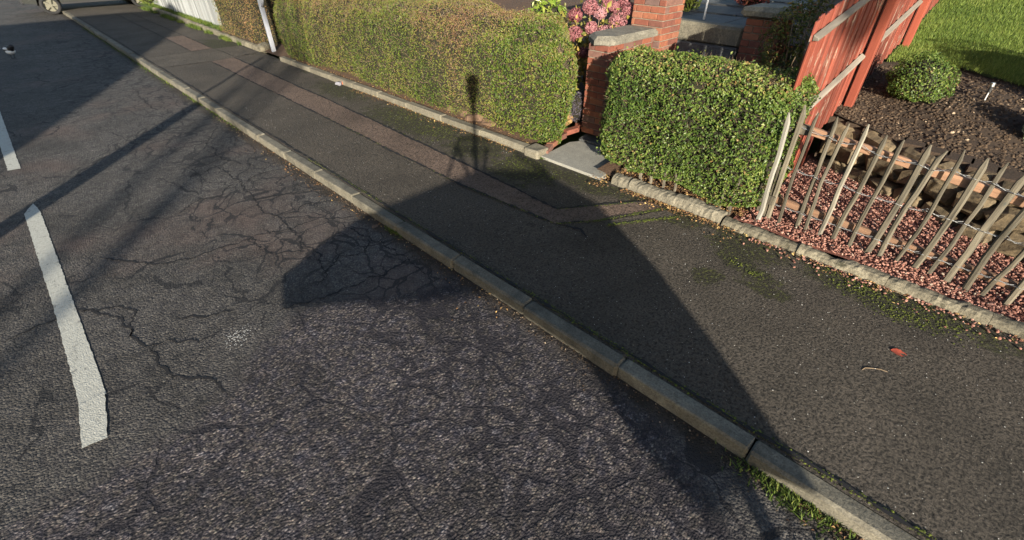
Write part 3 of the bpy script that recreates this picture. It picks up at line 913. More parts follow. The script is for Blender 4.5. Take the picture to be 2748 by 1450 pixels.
# ------------------------------------------------------------------ hedges
def hedge(name, lo, hi, r, n, size, mat, label, cat, tintf, warp, seed, twigs=0, aspect=.55, group=None, stems=(), twlen=.10, bottom=False, tw_w=.0016):
    root = empty(name, ((lo[0] + hi[0]) / 2, (lo[1] + hi[1]) / 2, 0), label, cat, group)
    inv = Matrix.Translation(-Vector(root.location))
    off = np.array(root.location)
    rg = np.random.default_rng(seed)
    P, N = rbox_points(n, lo, hi, r, seed, bottom)
    # uneven trimming: hollows, proud shoots and gaps down to the branches
    hol = vnoise(P, seed + 7, 17) + .6 * vnoise(P, seed + 8, 34)
    keep = (hol < .62) | (rg.random(n) < .28)
    P = P[keep]; N = N[keep]; hol = hol[keep]; n = len(P)
    dep = rg.exponential(.026, n) - .020 + np.clip(hol, -.5, 1.2) * .022
    dep -= (rg.random(n) < .02) * rg.uniform(.02, .06, n)
    P = P - N * dep[:, None]
    P = warp(P, N)
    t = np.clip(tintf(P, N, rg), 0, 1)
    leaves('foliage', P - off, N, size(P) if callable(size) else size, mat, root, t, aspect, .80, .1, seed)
    rbox_core('inner_branches', lo, hi, r, lambda p, nn: warp(p, nn) - off, M['core'], root, .05)
    if twigs:
        P, N = rbox_points(twigs, lo, hi, r, seed + 1, bottom)
        P = warp(P - N * .05, N)
        D = N * .55 + rg.normal(size=(twigs, 3)) * .45; D[:, 2] += .45
        slivers('twig_growth', P - off, D, twlen, tw_w, M['twig'], root, seed)
    for k, (a, b, rad) in enumerate(stems):
        m = MB()
        a = Vector(a) - Vector(off); b = Vector(b) - Vector(off)
        mid = a.lerp(b, .5) + Vector((random.uniform(-.03, .03), random.uniform(-.03, .03), 0))
        m.tube([a, mid, b], [rad, rad * .85, rad * .7], 7)
        m.build('stem', M['twig'], root, True)
    return root

def warp_long(P, N):
    P = P.copy()
    P = P + N * (vnoise(P, 11, 2.4) * .065 + vnoise(P, 12, 8.0) * .035)[:, None]
    k = np.clip((12.4 - P[:, 1]) / 8.9, 0, 1) ** 3
    P[:, 1] += np.maximum(0, P[:, 0] - 4.75) * 1.0 * k
    P[:, 2] -= np.clip((5.2 - P[:, 1]) / 1.6, 0, 1) * np.clip(P[:, 2] - .9, 0, 1) * .22
    # leans back at the base of the near end
    P[:, 1] += np.clip(.8 - P[:, 2], 0, .8) * .35 * k
    P[:, 0] += np.clip(.55 - P[:, 2], 0, .5) * .25
    return P
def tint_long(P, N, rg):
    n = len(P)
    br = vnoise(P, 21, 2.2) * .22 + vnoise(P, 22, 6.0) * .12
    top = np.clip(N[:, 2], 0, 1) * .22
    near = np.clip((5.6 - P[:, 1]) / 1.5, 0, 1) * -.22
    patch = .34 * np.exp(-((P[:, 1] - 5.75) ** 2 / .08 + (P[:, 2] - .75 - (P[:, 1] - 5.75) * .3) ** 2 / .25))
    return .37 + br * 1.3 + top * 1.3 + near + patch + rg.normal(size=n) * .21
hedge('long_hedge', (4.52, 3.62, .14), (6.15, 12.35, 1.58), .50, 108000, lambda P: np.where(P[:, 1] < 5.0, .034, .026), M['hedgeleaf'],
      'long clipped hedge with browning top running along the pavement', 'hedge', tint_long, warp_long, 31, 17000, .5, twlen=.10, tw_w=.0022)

def warp_box(P, N):
    P = P.copy()
    P = P + N * (vnoise(P, 15, 4.0) * .042 + vnoise(P, 16, 11.0) * .028)[:, None]
    low = np.clip(.62 - P[:, 2], 0, .5)
    P[:, 1] += low * (np.where(P[:, 1] > 2.1, .25, .12)) * np.sign(P[:, 1] - 2.1) * -.4
    # ragged skirt, lifted towards the left where bare stems show
    lift = .06 * np.sin(P[:, 1] * 7) + .10 * np.exp(-((P[:, 1] - 2.45) / .25) ** 2)
    P[:, 2] += np.clip(.6 - P[:, 2], 0, .6) / .6 * lift
    return P
def tint_box(P, N, rg):
    n = len(P)
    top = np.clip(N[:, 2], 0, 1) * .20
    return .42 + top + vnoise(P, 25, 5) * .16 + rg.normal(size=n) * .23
hedge('clipped_hedge', (4.54, 1.11, .27), (5.24, 3.14, 1.46), .25, 38000, .031, M['privet'],
      'small glossy boxy hedge between granite slab and picket fence', 'hedge', tint_box, warp_box, 41, 4200, .62,
      stems=[((4.72, 2.72, .13), (4.66, 2.9, .38), .014), ((4.78, 2.2, .13), (4.8, 2.25, .5), .018), ((4.8, 1.75, .13), (4.76, 1.7, .5), .018), ((4.62, 1.42, .13), (4.7, 1.36, .45), .012), ((4.66, 2.78, .14), (4.6, 2.55, .30), .012)], bottom=True)

def warp_far(P, N):
    return P + N * (vnoise(P, 17, 3.0) * .05)[:, None]
hedge('far_hedge', (4.62, 13.15, .14), (5.7, 16.75, 1.65), .3, 20000, .028, M['brownhedge'],
      'brown and green hedge between white gate post and white fence', 'hedge', lambda P, N, rg: .5 + vnoise(P, 27, 2.5) * .22 + rg.normal(size=len(P)) * .22, warp_far, 51, 3500, .5)

# ------------------------------------------------------------------ shrubs
def shrub(name, c, rad, n, size, mat, label, cat, tb=.45, ts=.22, asp=.55, seed=1, group=None, stems=5, core=True, twigs=0, lump=.12):
    root = empty(name, (c[0], c[1], c[2]), label, cat, group)
    rg = np.random.default_rng(seed)
    N = rg.normal(size=(n, 3)); N /= np.linalg.norm(N, axis=1)[:, None]
    rad = np.array(rad, float)
    depth = 1 - rg.exponential(.10, n).clip(0, .6)
    P = N * rad * depth[:, None]
    P *= (1 + vnoise(N * 3, seed, 1.3) * lump)[:, None]
    P[:, 2] += rad[2] * .92
    keep = P[:, 2] > .01
    P = P[keep]; N2 = N[keep]
    leaves('foliage', P, N2, size, mat, root, np.clip(tb + vnoise(P, seed + 1, 6) * .1 + rg.normal(size=len(P)) * ts, 0, 1), asp, .7, .25, seed)
    if core:
        m = MB(); m.ball((0, 0, rad[2] * .9), tuple(rad * .78), 14, 9)
        m.build('inner_branches', M['core'], root, True)
    for k in range(stems):
        a = rg.uniform(0, 6.28)
        m = MB()
        m.tube([(0, 0, -.03), (math.cos(a) * rad[0] * .35, math.sin(a) * rad[1] * .35, rad[2] * .8), (math.cos(a) * rad[0] * .7, math.sin(a) * rad[1] * .7, rad[2] * 1.5)], [.012, .009, .004], 5)
        m.build('stem', M['twig'], root, True)
    if twigs:
        D = N2[:twigs] + rg.normal(size=(min(twigs, len(N2)), 3)) * .4
        slivers('twig_growth', P[:twigs] * .9, D, .12, .002, M['twig'], root, seed)
    return root

shrub('box_shrub', (7.62, .62, .80), (.37, .34, .29), 6000, .027, M['privet'], 'low rounded green bush on the soil beside the red fence', 'shrub', .40, .24, .65, 61, lump=.22)
shrub('silver_shrub', (7.05, -.62, .74), (.22, .20, .20), 1500, .035, M['silver'], 'silvery pale leaved plant at the right edge of the soil bed', 'shrub', .5, .25, .6, 62)
shrub('evergreen_shrub', (7.75, -1.62, .78), (.60, .60, .62), 5000, .04, M['privet'], 'evergreen shrub beyond the right edge, its shadow lying on the soil bed', 'shrub', .4, .2, .6, 63)
shrub('nandina_shrub', (6.75, 1.86, .80), (.48, .36, .62), 2600, .055, M['nandina'], 'bronze green shrub between brick pier and red fence', 'shrub', .5, .26, .35, 64, twigs=350, core=False, lump=.25, stems=9)
shrub('laurel_shrub', (6.75, 5.85, .50), (.42, .42, .62), 900, .10, M['rhodo'], 'yellow green broad leaved shrub behind the long hedge', 'shrub', .5, .25, .45, 65, core=True)
shrub('yellow_shrub', (8.4, 4.25, 1.36), (.30, .26, .28), 1200, .05, M['rhodo'], 'bright yellow green plant behind the tall brick pier', 'shrub', .65, .22, .55, 66)
shrub('red_shrub', (9.5, 3.55, 1.45), (.30, .30, .22), 900, .05, M['redflower'], 'dull red leaved plant beside the upper path', 'shrub', .55, .25, .5, 67)
shrub('lavender_bush', (5.48, 4.10, .26), (.20, .20, .22), 1600, .035, M['lavender'], 'dusky purple lavender clump between hedge end and brick wall', 'shrub', .45, .25, .2, 68)
shrub('weed_clump', (6.1, 7.3, .50), (.5, .8, .5), 1800, .06, M['rhodo'], 'light green weeds growing behind the long hedge top', 'weeds', .4, .25, .4, 69)
shrub('weed_clump', (6.3, 9.4, .52), (.5, 1.0, .5), 1500, .06, M['rhodo'], 'light green bushy growth behind the far half of the long hedge', 'weeds', .3, .25, .4, 70)
shrub('roadside_bush', (4.85, 25.6, .12), (.5, 1.6, .75), 3000, .07, M['weed'], 'sunlit green bush at the far end of the white fence', 'shrub', .7, .25, .4, 71)
# hydrangea: leaves, stems and flower heads
hy = empty('hydrangea', (6.15, 4.45, .50), 'hydrangea with faded pink flower heads behind the low brick wall', 'hydrangea')
hpos = Vector(hy.location)
heads = [(5.9, 4.596, 1.558, 0.128), (5.95, 4.387, 1.67, 0.135), (6.05, 4.281, 1.602, 0.115), (5.8, 4.508, 1.34, 0.138), (5.9, 4.305, 1.427, 0.11), (5.95, 4.11, 1.364, 0.15), (5.8, 4.14, 1.259, 0.108), (5.75, 4.288, 1.13, 0.10), (5.85, 4.132, 1.16, 0.09), (6.3, 4.14, 1.482, 0.165), (6.5, 4.11, 1.616, 0.128), (6.45, 4.33, 1.634, 0.11), (6.55, 4.239, 1.704, 0.11), (6.4, 4.42, 1.681, 0.10)]
rg = np.random.default_rng(77)
for (x, y, z, r) in heads:
    n = 800
    N = rg.normal(size=(n, 3)); N /= np.linalg.norm(N, axis=1)[:, None]
    c = Vector((x, y, z)) - hpos; r *= .80
    P = N * r * rg.uniform(.84, 1.03, n)[:, None] * np.array([1, 1, .88])
    t = np.clip(.42 + rg.normal() * .22 + rg.normal(size=n) * .20, 0, 1)
    me_o = leaves('flower_head', P + np.array(c), N, .021, M['petal'], hy, t, .95, .45, 0, int(rg.integers(1e6)))
    del me_o['kind']
    m = MB(); m.tube([(0, 0, -.02), (c.x * .6, c.y * .6, c.z * .55), tuple(c)], [.008, .006, .004], 5)
    m.build('stem', M['twig'], hy, True)
n = 900
P = rg.normal(size=(n, 3)) * np.array([.22, .26, .26]) + np.array([-.08, .05, .55])
P = P[P[:, 2] > .05]
leaves('foliage', P, rg.normal(size=P.shape), .085, M['hydleaf'], hy, rg.random(len(P)), .62, .6, .5, 78)

# ------------------------------------------------------------------ brick wall, pier, pier on the right
CH = .083
def brickwork(root, x0, x1, y0, y1, z0, z1, seed, faces):
    """solid mortar core with each face brick a separate object; faces subset of '-x','+x','-y','+y'"""
    L, D, H = .222, .106, CH
    ox, oy, oz = root.location
    m = MB(); m.box(((x0 + x1) / 2 - ox, (y0 + y1) / 2 - oy, (z0 + z1) / 2 - oz), (x1 - x0 - .02, y1 - y0 - .02, z1 - z0), .002)
    m.build('mortar', M['mortar'], root)
    r = random.Random(seed)
    n = int(round((z1 - z0) / H))
    for k in range(n):
        zc = z0 + (k + .5) * H
        for fc in faces:
            along = 0 if fc[1] == 'y' else 1
            a0, a1 = (x0, x1) if along == 0 else (y0, y1)
            odd = (k + (0 if along == 0 else 1)) % 2
            cuts = [a0]
            p = a0 + (L if odd == 0 else D)
            while p < a1 - .05:
                cuts.append(p); p += L
            cuts.append(a1)
            for c0, c1 in zip(cuts[:-1], cuts[1:]):
                if c1 - c0 < .03: continue
                key = round(c1 - c0, 3)
                me = BR.setdefault((key, r.randint(0, 1)), None)
                kk = (key, r.randint(0, 1))
                if BR.get(kk) is None:
                    BR[kk] = chambox('brick', key - .010, .06, H - .011, .004, .0015, r)
                    BR[kk].materials.append(M['brick'])
                cm = (c0 + c1) / 2
                pr = r.uniform(0, .003)
                if fc == '-y': loc = (cm, y0 + .027 - pr, zc); rz = 0
                elif fc == '+y': loc = (cm, y1 - .027 + pr, zc); rz = 0
                elif fc == '-x': loc = (x0 + .027 - pr, cm, zc); rz = R(90)
                else: loc = (x1 - .027 + pr, cm, zc); rz = R(90)
                # corner returns: keep side-face bricks clear of the front face
                link('brick', BR[kk], None, root, (loc[0] - ox, loc[1] - oy, loc[2] - oz), (r.uniform(-.006, .006), 0, rz))
BR = {}
wall = empty('brick_wall', (5.2, 3.6, .2), 'low red brick wall with flat concrete coping left of the steps', 'brick wall')
brickwork(wall, 5.30, 6.36, 3.56, 3.88, .20, 1.362, 1, ('-y', '-x'))
# coping with pointed end
cp = [(5.19, 3.72), (5.36, 3.52), (6.34, 3.50), (6.34, 3.96), (5.42, 3.98)]
V, F = prism(cp, 1.366, 1.462, .045)
link('coping', mesh('coping', [(a - 5.2, b - 3.6, c - .2) for a, b, c in V], F), M['coping'], wall)
pier = empty('brick_pier', (6.3, 3.5, .2), 'tall red brick pier at the end of the low wall', 'brick pier')
brickwork(pier, 6.36, 6.86, 3.46, 3.96, .38, 2.206, 2, ('-y', '-x'))
m = MB(); m.box((.25, .21, 2.05), (.6, .6, .08), .015); m.build('cap_stone', M['coping'], pier)
pier2 = empty('brick_pier', (6.95, 2.2, .2), 'short dark brick pier with rough stone cap beside the red fence', 'brick pier')
brickwork(pier2, 6.90, 7.32, 2.14, 2.58, .62, 1.616, 3, ('-y', '-x', '+y'))
me = chambox('cap_stone', .56, .60, .13, .035, .02, random.Random(4)); me.materials.append(M['granite_rough'])
link('cap_stone', me, None, pier2, (.16, .16, 1.487))
# big granite step stone
me = chambox('step_stone', .30, 1.22, .25, .035, .012, random.Random(9))
o = link('step_stone', me, M['granite_rough'], None, (7.10, 3.22, 1.365)); tag(o, 'long rough granite block across the top of the garden steps', 'step stone')
# white stake
m = MB(); m.tube([(0, 0, 0), (.01, 0, .55)], .016, 8)
o = m.build('white_stake', M['whitepaint'], None, True, (7.65, 3.50, 1.43)); tag(o, 'thin white stake standing beside the upper path', 'stake')

# loose stones beside the hedge
def rock(name, c, d, mat, label, cat, seed, group=None, rz=0):
    me = chambox(name, d[0], d[1], d[2], min(d) * .28, min(d) * .12, random.Random(seed), False)
    o = link(name, me, mat, None, c, (random.uniform(-.15, .15), random.uniform(-.15, .15), rz)); return tag(o, label, cat, group)
rock('stone', (5.40, 4.22, .34), (.26, .20, .24), M['yellowstone'], 'large ochre stone at the hedge end beside the lavender', 'stone', 1, None, .4)
rock('stone', (5.62, 4.38, .50), (.20, .18, .20), M['yellowstone'], 'upper ochre stone half hidden behind the lavender', 'stone', 2)
for i, (x, y, s, lb) in enumerate([(4.60, 5.12, .22, 'flat reddish stone under the hedge skirt nearest the camera shadow'), (4.61, 5.42, .26, 'broad brown stone lying against the garden kerb under the hedge'),
                               (4.66, 5.78, .24, 'pale flat stone with a chipped top under the hedge'), (4.64, 6.02, .17, 'small tan stone tipped on edge under the hedge'),
                               (4.70, 6.3, .20, 'rounded brown stone furthest along under the hedge')]):
    rock('hedge_stone', (x + .05, y, .165 + .015 * (i % 2)), (s * .7, s * 1.25, .15), M['redstone'], lb, 'stone', 10 + i, 'stones under the long hedge', random.uniform(-.5, .5))
rock('gate_stone', (4.52, 13.25, .18), (.26, .30, .22), M['oldedge'], 'rounded sandstone boulder beside the white gate post', 'stone', 21)

# ------------------------------------------------------------------ dry stone retaining wall
dw = empty('dry_stone_wall', (6.0, -.8, .1), 'rough dry stone retaining wall between red gravel and soil bed', 'stone wall')
smesh = []
for i in range(10):
    me = chambox('stone', 1, 1, 1, .22, .115, random.Random(100 + i)); me.materials.append(M['sandstone']); smesh.append(me)
rr = random.Random(5)
ang = math.atan2(1, .5)
for k, (zc, hh) in enumerate([(.19, .22), (.39, .20), (.59, .17)]):
    y = 1.18 - rr.uniform(0, .1)
    while y > -3.0:
        L = rr.uniform(.20, .44)
        yc = y - L / 2
        x = xw(yc) + .10 + k * .045 + rr.uniform(-.03, .03)
        link('stone', rr.choice(smesh), None, dw, (x - 6.0, yc + .8, zc - .1 + rr.uniform(-.03, .03)), (rr.uniform(-.25, .25), rr.uniform(-.2, .2), ang + rr.uniform(-.28, .28)),
             (L * 1.06, rr.uniform(.24, .34), hh * rr.uniform(.9, 1.15)))
        y -= L * .93
m = MB()
for yy in np.arange(-3.1, 1.2, .2): m.box((xw(yy) + .28 - 6.0, yy + .8, .28), (.3, .24, .64), .01)
m.build('earth_core', M['soil'], dw)

# ------------------------------------------------------------------ gravel, clods, litter, moss
rg = np.random.default_rng(90)
n = 21000
P = np.stack([rg.uniform(4.47, 6.6, n), rg.uniform(-2.3, 1.22, n), np.full(n, .175)], 1)
P = P[P[:, 0] < xw(P[:, 1]) + .05]
P[:, 2] += .035 * np.minimum(P[:, 1] - .3, 0) + .01 * np.sin(P[:, 0] * 9) * np.sin(P[:, 1] * 8) + rg.uniform(0, .012, len(P)) 
ns = 260
S = np.stack([4.35 - rg.exponential(.05, ns), rg.uniform(-1.3, 1.05, ns), np.full(ns, .106)], 1)
P = np.concatenate([P, S])
pebbles('red_gravel', P, .0205, M['gravel'], None, np.clip(rg.normal(.48, .25, len(P)), 0, 1), 91)
n = 9000
U = rg.random((n, 2)); Y = -3.2 + U[:, 1] * 4.4
X = xw(Y) + .15 + U[:, 0] ** 1.2 * (8.7 - xw(Y) - .15)
Z = soil_z(X[:, None], Y[:, None])[:, 0]
pebbles('soil_clod', np.stack([X, Y, Z], 1), .034, M['clod'], None, np.clip(rg.normal(.45, .25, n), 0, 1), 92)
# leaf litter
def litter(name, P, size, seed):
    n = len(P)
    N = np.tile(np.array([0, 0, 1.0]), (n, 1))
    return leaves(name, P, N, size, M['litter'], None, np.random.default_rng(seed).random(n), .6, .35, 0, seed)
n = 520
P1 = np.stack([4.36 - rg.exponential(.055, n), rg.uniform(1.15, 2.5, n), np.full(n, .113)], 1)
n = 420
P2 = np.stack([4.32 - rg.exponential(.05, n), rg.uniform(4.2, 8.5, n), np.full(n, .112)], 1)
n = 700
P3 = np.stack([rg.uniform(4.50, 4.75, n), rg.uniform(1.2, 2.75, n), np.full(n, .19)], 1)
n = 260
P4 = np.stack([XK - .01 - rg.exponential(.07, n), np.where(rg.random(n) < .5, rg.uniform(-1.0, -.2, n), rg.uniform(2.0, 7.0, n)), np.full(n, .012)], 1)
n = 260
P5 = np.stack([rg.uniform(4.15, 5.0, n), rg.normal(2.80, .07, n), np.full(n, .125)], 1)
n = 200
P6 = np.stack([4.35 - rg.exponential(.05, n), rg.uniform(-1.5, 1.1, n), np.full(n, .113)], 1)
n = 600
P7 = np.stack([rg.uniform(4.47, 4.62, n), rg.uniform(3.9, 11.8, n), np.full(n, .17)], 1)
litter('leaf_litter', np.concatenate([P1, P2, P3, P4, P5, P6, P7]), .026, 93)
# moss cushions: flat pebbles
def moss(P, size, seed, flat=.35):
    return pebbles('moss', P, size, M['mossm'], None, np.random.default_rng(seed).random(len(P)), seed, flat)
pts = []
def along(line, n, wx, zz):
    for i in range(n):
        k = rg.integers(0, len(line) - 1); t = rg.random()
        a = np.array(line[k]); b = np.array(line[k + 1]); q = a + (b - a) * t + rg.normal(size=2) * wx
        pts.append((q[0], q[1], zz))
along([(3.53, 2.29), (4.26, 1.93)], 240, .012, .106)
along([(3.54, 2.16), (4.20, 1.74)], 330, .012, .106)
along([(3.44, 2.74), (3.86, 2.45), (4.2, 2.2)], 110, .010, .106)
along([(3.19, 2.55), (3.53, 2.29)], 70, .010, .106)
along([(3.14, 7.4), (3.09, 3.9), (3.19, 2.55)], 160, .008, .106)
along([(XK + .155, -3), (XK + .155, -.3)], 650, .010, .104)
along([(XK + .155, -.3), (XK + .155, 2.0)], 700, .010, .104)
along([(XK + .155, 2.0), (XK + .155, 6.0)], 600, .009, .104)
for (x, y, s, n_) in [(3.82, .95, .04, 40), (3.77, .76, .03, 50), (4.2, .05, .09, 260), (4.05, -.25, .09, 200), (4.15, -.5, .10, 160), (4.3, .35, .05, 60), (4.0, 5.6, .22, 260), (4.12, 6.6, .2, 220), (4.05, 3.9, .16, 240), (4.0, 3.4, .12, 90)]:
    for i in range(n_):
        pts.append((min(4.33, x + rg.normal() * s * .8), y + rg.normal() * s * 1.3, .100))
moss(np.array(pts), .013, 94, .4)
# grit in the gutter and pale chips
n = 1500
P = np.stack([XK - .005 - rg.exponential(.05, n), rg.uniform(-1.2, 9, n), np.full(n, .008)], 1)
pebbles('gutter_grit', P, .010, M['clod'], None, np.clip(rg.normal(.6, .3, n), 0, 1), 95)

# grass: lawn, verge, gutter tuft
def grass(name, P, h, w, mat, seed, lean=.45):
    r = np.random.default_rng(seed); n = len(P)
    a = r.uniform(0, 6.28, n); d = np.stack([np.cos(a), np.sin(a), a * 0], 1)
    hh = h * r.uniform(.5, 1.3, n)
    b = np.stack([-np.sin(a), np.cos(a), a * 0], 1) * w
    ln = r.normal(size=n) * lean
    tip = P + np.stack([d[:, 0] * ln * hh, d[:, 1] * ln * hh, hh], 1)
    V = np.stack([P + b, P - b, tip], 1).reshape(-1, 3)
    F = np.arange(n * 3).reshape(-1, 3)
    o = link(name, npmesh(name, V, F, np.repeat(np.clip(r.normal(.45, .24, n) + vnoise(P, seed, 2) * .26 + vnoise(P, seed + 1, 7) * .12, 0, 1), 3)), mat)
    o['kind'] = 'stuff'; return o
n = 150000
X = 8.4 + 12 * rg.random(n) ** 1.5; Y = 1.18 - rg.random(n) * (1.6 + (X - 8.4) * .42)
k = X > 8.66 + .25 * np.sin(Y * 2.3) + rg.normal(size=n) * .04
X = X[k]; Y = Y[k]
zl = np.where(X > 16, .72 + .185 * 9 + (X - 16) * .03, lawn_z(X, Y))
grass('lawn_grass', np.stack([X, Y, zl - .004], 1), .045, .0035, M['grass'], 96)
n = 9000
P = np.stack([rg.uniform(4.62, 4.86, n), rg.uniform(16.6, 25, n), np.full(n, .15)], 1)
P = P[vnoise(P, 8, 3) > -.35]
P2 = np.stack([rg.normal(4.40, .05, 5000), rg.uniform(14.5, 25, 5000), np.full(5000, .09)], 1)
P2 = P2[vnoise(P2, 5, 2.5) > .15]
grass('verge_grass', np.concatenate([P, P2]), .10, .006, M['weed'], 97)
n = 520
P = np.stack([XK - .01 - np.abs(rg.normal(0, .055, n)), rg.normal(-.17, .15, n), np.full(n, .004)], 1)
P = np.concatenate([P, np.stack([XK - .01 - rg.exponential(.02, 260), rg.uniform(8, 11, 260), np.full(260, .004)], 1), np.stack([XK - .01 - rg.exponential(.03, 900), rg.uniform(11.5, 22, 900), np.full(900, .004)], 1),
                    np.stack([XK - .01 - np.abs(rg.normal(0, .02, 120)), rg.normal(3.75, .07, 120), np.full(120, .004)], 1), np.stack([rg.normal(4.36, .02, 160), rg.normal(3.84, .06, 160), np.full(160, .1)], 1)])
grass('gutter_grass', P, .030, .0045, M['weed'], 98, 1.1)

# ------------------------------------------------------------------ picket (chestnut paling) fence
pf = empty('picket_fence', (4.72, 0, .17), 'weathered chestnut paling fence with twisted wire in front of red gravel', 'fence')
def picket_mesh(p0, p1, w, seed, pointed=True):
    r = random.Random(seed)
    p0 = Vector(p0); p1 = Vector(p1)
    n = 7; V = []; F = []; k = 6
    bend = Vector((r.uniform(-.015, .015), r.uniform(-.028, .028), 0))
    rad = [w * .88 * r.uniform(.8, 1.15) for _ in range(k)]
    for i in range(n):
        t = i / (n - 1)
        c = p0.lerp(p1, t) + bend * math.sin(t * math.pi) + Vector((r.uniform(-.006, .006), r.uniform(-.007, .007), 0))
        sc = 1.0 - .12 * t
        if i == n - 1 and pointed: sc = .30
        for j in range(k):
            a = 2 * math.pi * j / k + .4
            V.append(c + Vector((math.cos(a) * rad[j] * sc * .62, math.sin(a) * rad[j] * sc, 0)) * r.uniform(.9, 1.08))
    if pointed:
        for j in range(k):
            q = V[(n - 2) * k + j]; V[(n - 2) * k + j] = Vector((q.x, q.y, p0.z + (p1.z - p0.z) * .93))
    for i in range(n - 1):
        for j in range(k):
            j2 = (j + 1) % k
            F.append([i * k + j, i * k + j2, (i + 1) * k + j2, (i + 1) * k + j])
    F.append([(n - 1) * k + j for j in range(k)])
    return mesh('picket', V, F)
pk = [(1.03, 1.07, 1.29, .030, 0), (.91, .94, 1.25, .021, 0), (.76, .80, 1.24, .026, 0), (.67, .69, 1.21, .018, 0), (.55, .57, 1.24, .026, 1), (.44, .41, 1.18, .025, 0), (.30, .30, 1.18, .022, 0),
      (.16, .12, 1.18, .032, 0), (.06, .02, 1.16, .024, 0), (-.06, -.07, 1.20, .018, 0), (-.19, -.22, 1.17, .030, 0), (-.30, -.33, 1.17, .020, 0), (-.43, -.46, 1.13, .031, 0), (-.56, -.60, 1.12, .028, 0),
      (-.66, -.70, 1.10, .022, 0), (-.81, -.83, 1.08, .030, 0), (-.93, -.96, 1.07, .024, 0), (-1.06, -1.08, 1.08, .026, 0), (-1.2, -1.22, 1.05, .024, 0), (-1.33, -1.36, 1.06, .026, 0), (-1.48, -1.5, 1.05, .024, 0),
      (1.085, 1.135, 1.24, .026, 2), (1.22, 1.24, .70, .028, 3), (1.36, 1.35, .55, .022, 3), (1.44, 1.46, .42, .018, 3), (2.0, 2.02, .42, .018, 3), (2.13, 2.14, .40, .022, 3), (2.27, 2.28, .40, .022, 3), (2.42, 2.42, .42, .024, 3), (1.08, 1.1, .75, .024, 3)]
for i, (y0, y1, zt, w, kd) in enumerate(pk):
    rr = random.Random(200 + i)
    xo = rr.uniform(-.012, .012) + (-.17 if (kd == 3 and y0 > 1.3) else -.13 if kd == 2 else 0)
    me = picket_mesh((xo, y0, -.06), (xo + rr.uniform(-.02, .02), y1, zt - .17), w, 300 + i, kd != 3 or y0 < 1.3)
    me.materials.append(M['peeled'] if kd in (2,) else M['chestnut'])
    o = link('picket', me, None, pf)
    if kd == 2: o['label'] = 'white peeling picket at the hedge end'
    if kd == 1:
        me.materials.clear(); me.materials.append(M['pale'])
# rails behind the pickets
for (za, zb, h) in ((.365, .235, .07), (1.085, .80, .07)):
    m = MB()
    a = Vector((.055, 1.12, za - .17)); b = Vector((.055, -1.6, zb - .17))
    d = b - a
    m.box((0, 0, 0), (.045, d.length, h), .006)
    m.build('rail', M['railwood'], pf, False, (a + b) / 2, (math.atan2(-d.z, -d.y), 0, 0))
# end post with short cross pieces near the hedge
m = MB(); m.box((.075, 1.14, .45), (.07, .07, 1.0), .006); m.build('post', M['chestnut'], pf)
m = MB(); m.box((.03, 1.08, .90), (.05, .22, .08), .006); m.build('batten', M['chestnut'], pf)
m = MB(); m.box((-.035, 1.12, .20), (.03, .20, .09), .006); m.build('batten', M['chestnut'], pf)
# twisted wires wrapped round the pickets
ysort = sorted([(y0, y1, zt) for (y0, y1, zt, w, kd) in pk if kd != 3 and y0 < 1.1], reverse=True)
for (fr, sag) in ((.845, .012), (.50, .014), (.15, .012)):
    m = MB()
    for s in (-1, 1):
        P = []
        ph = 0
        for (a, b) in zip(ysort[:-1], ysort[1:]):
            for t in (0, .12, .35, .5, .65, .88):
                ya = a[0] + (a[1] - a[0]) * fr; yb = b[0] + (b[1] - b[0]) * fr
                za = (a[2] - .17) * fr; zb = (b[2] - .17) * fr
                za = (1.085 - .17 - .10 * (1 - a[0])) * 0 + za
                y = ya + (yb - ya) * t
                z = za + (zb - za) * t - sag * math.sin(t * math.pi)
                if t == 0: x = s * .024
                elif t in (.12, .88): x = s * .012
                else:
                    x = s * .0035 * math.cos(ph); z += s * .0035 * math.sin(ph); ph += 2.2
                P.append((x, y, z + s * .002))
        m.tube(P, .0026, 4, False)
    m.build('wire', M['wire'], pf)

# ------------------------------------------------------------------ red board fence
rf = empty('red_fence', (4.73, 1.2, .2), 'weathered red painted board fence climbing beside the lawn', 'fence')
def fz(x):  # ground under the fence
    return .2 if x < 6.15 else .70 + .19 * (x - 7.0)
bmesh_ = {}
x = 4.72; i = 0
posts_x = [4.70, 7.0, 9.4, 11.8, 14.2, 16.6]
while x < 17:
    near_post = any(0 < (px - .055) - (x + .05) < .075 for px in posts_x[1:])
    top = 1.93 + .165 * (x - 4.73)
    bot = fz(x) + .03
    r2 = random.Random(i)
    if not near_post:
        w = .098
        me = chambox('board', w - .009, .018, top - bot, .003, .0012, r2); me.materials.append(M['redwood'])
        # slanted top
        for v in me.vertices:
            if v.co.z > (top - bot) / 2 - .01: v.co.z += .165 * v.co.x + r2.uniform(-.004, .004)
        link('board', me, None, rf, (x + w / 2 - 4.73, .014 + (.008 if i % 2 else -.004) + r2.uniform(-.003, .003), (top + bot) / 2 - .2 + r2.uniform(-.01, .01)), (0, r2.uniform(-.006, .006), r2.uniform(-.03, .03)))
    x += .100; i += 1
for j, px in enumerate(posts_x):
    b = fz(px) - .05; t = 2.10 + .165 * (px - 4.73)
    if j == 0: continue
    me = chambox('post', .10, .09, t - b, .006); me.materials.append(M['redpost'])
    link('post', me, None, rf, (px + .005 - 4.73, -.075, (t + b) / 2 - .2))
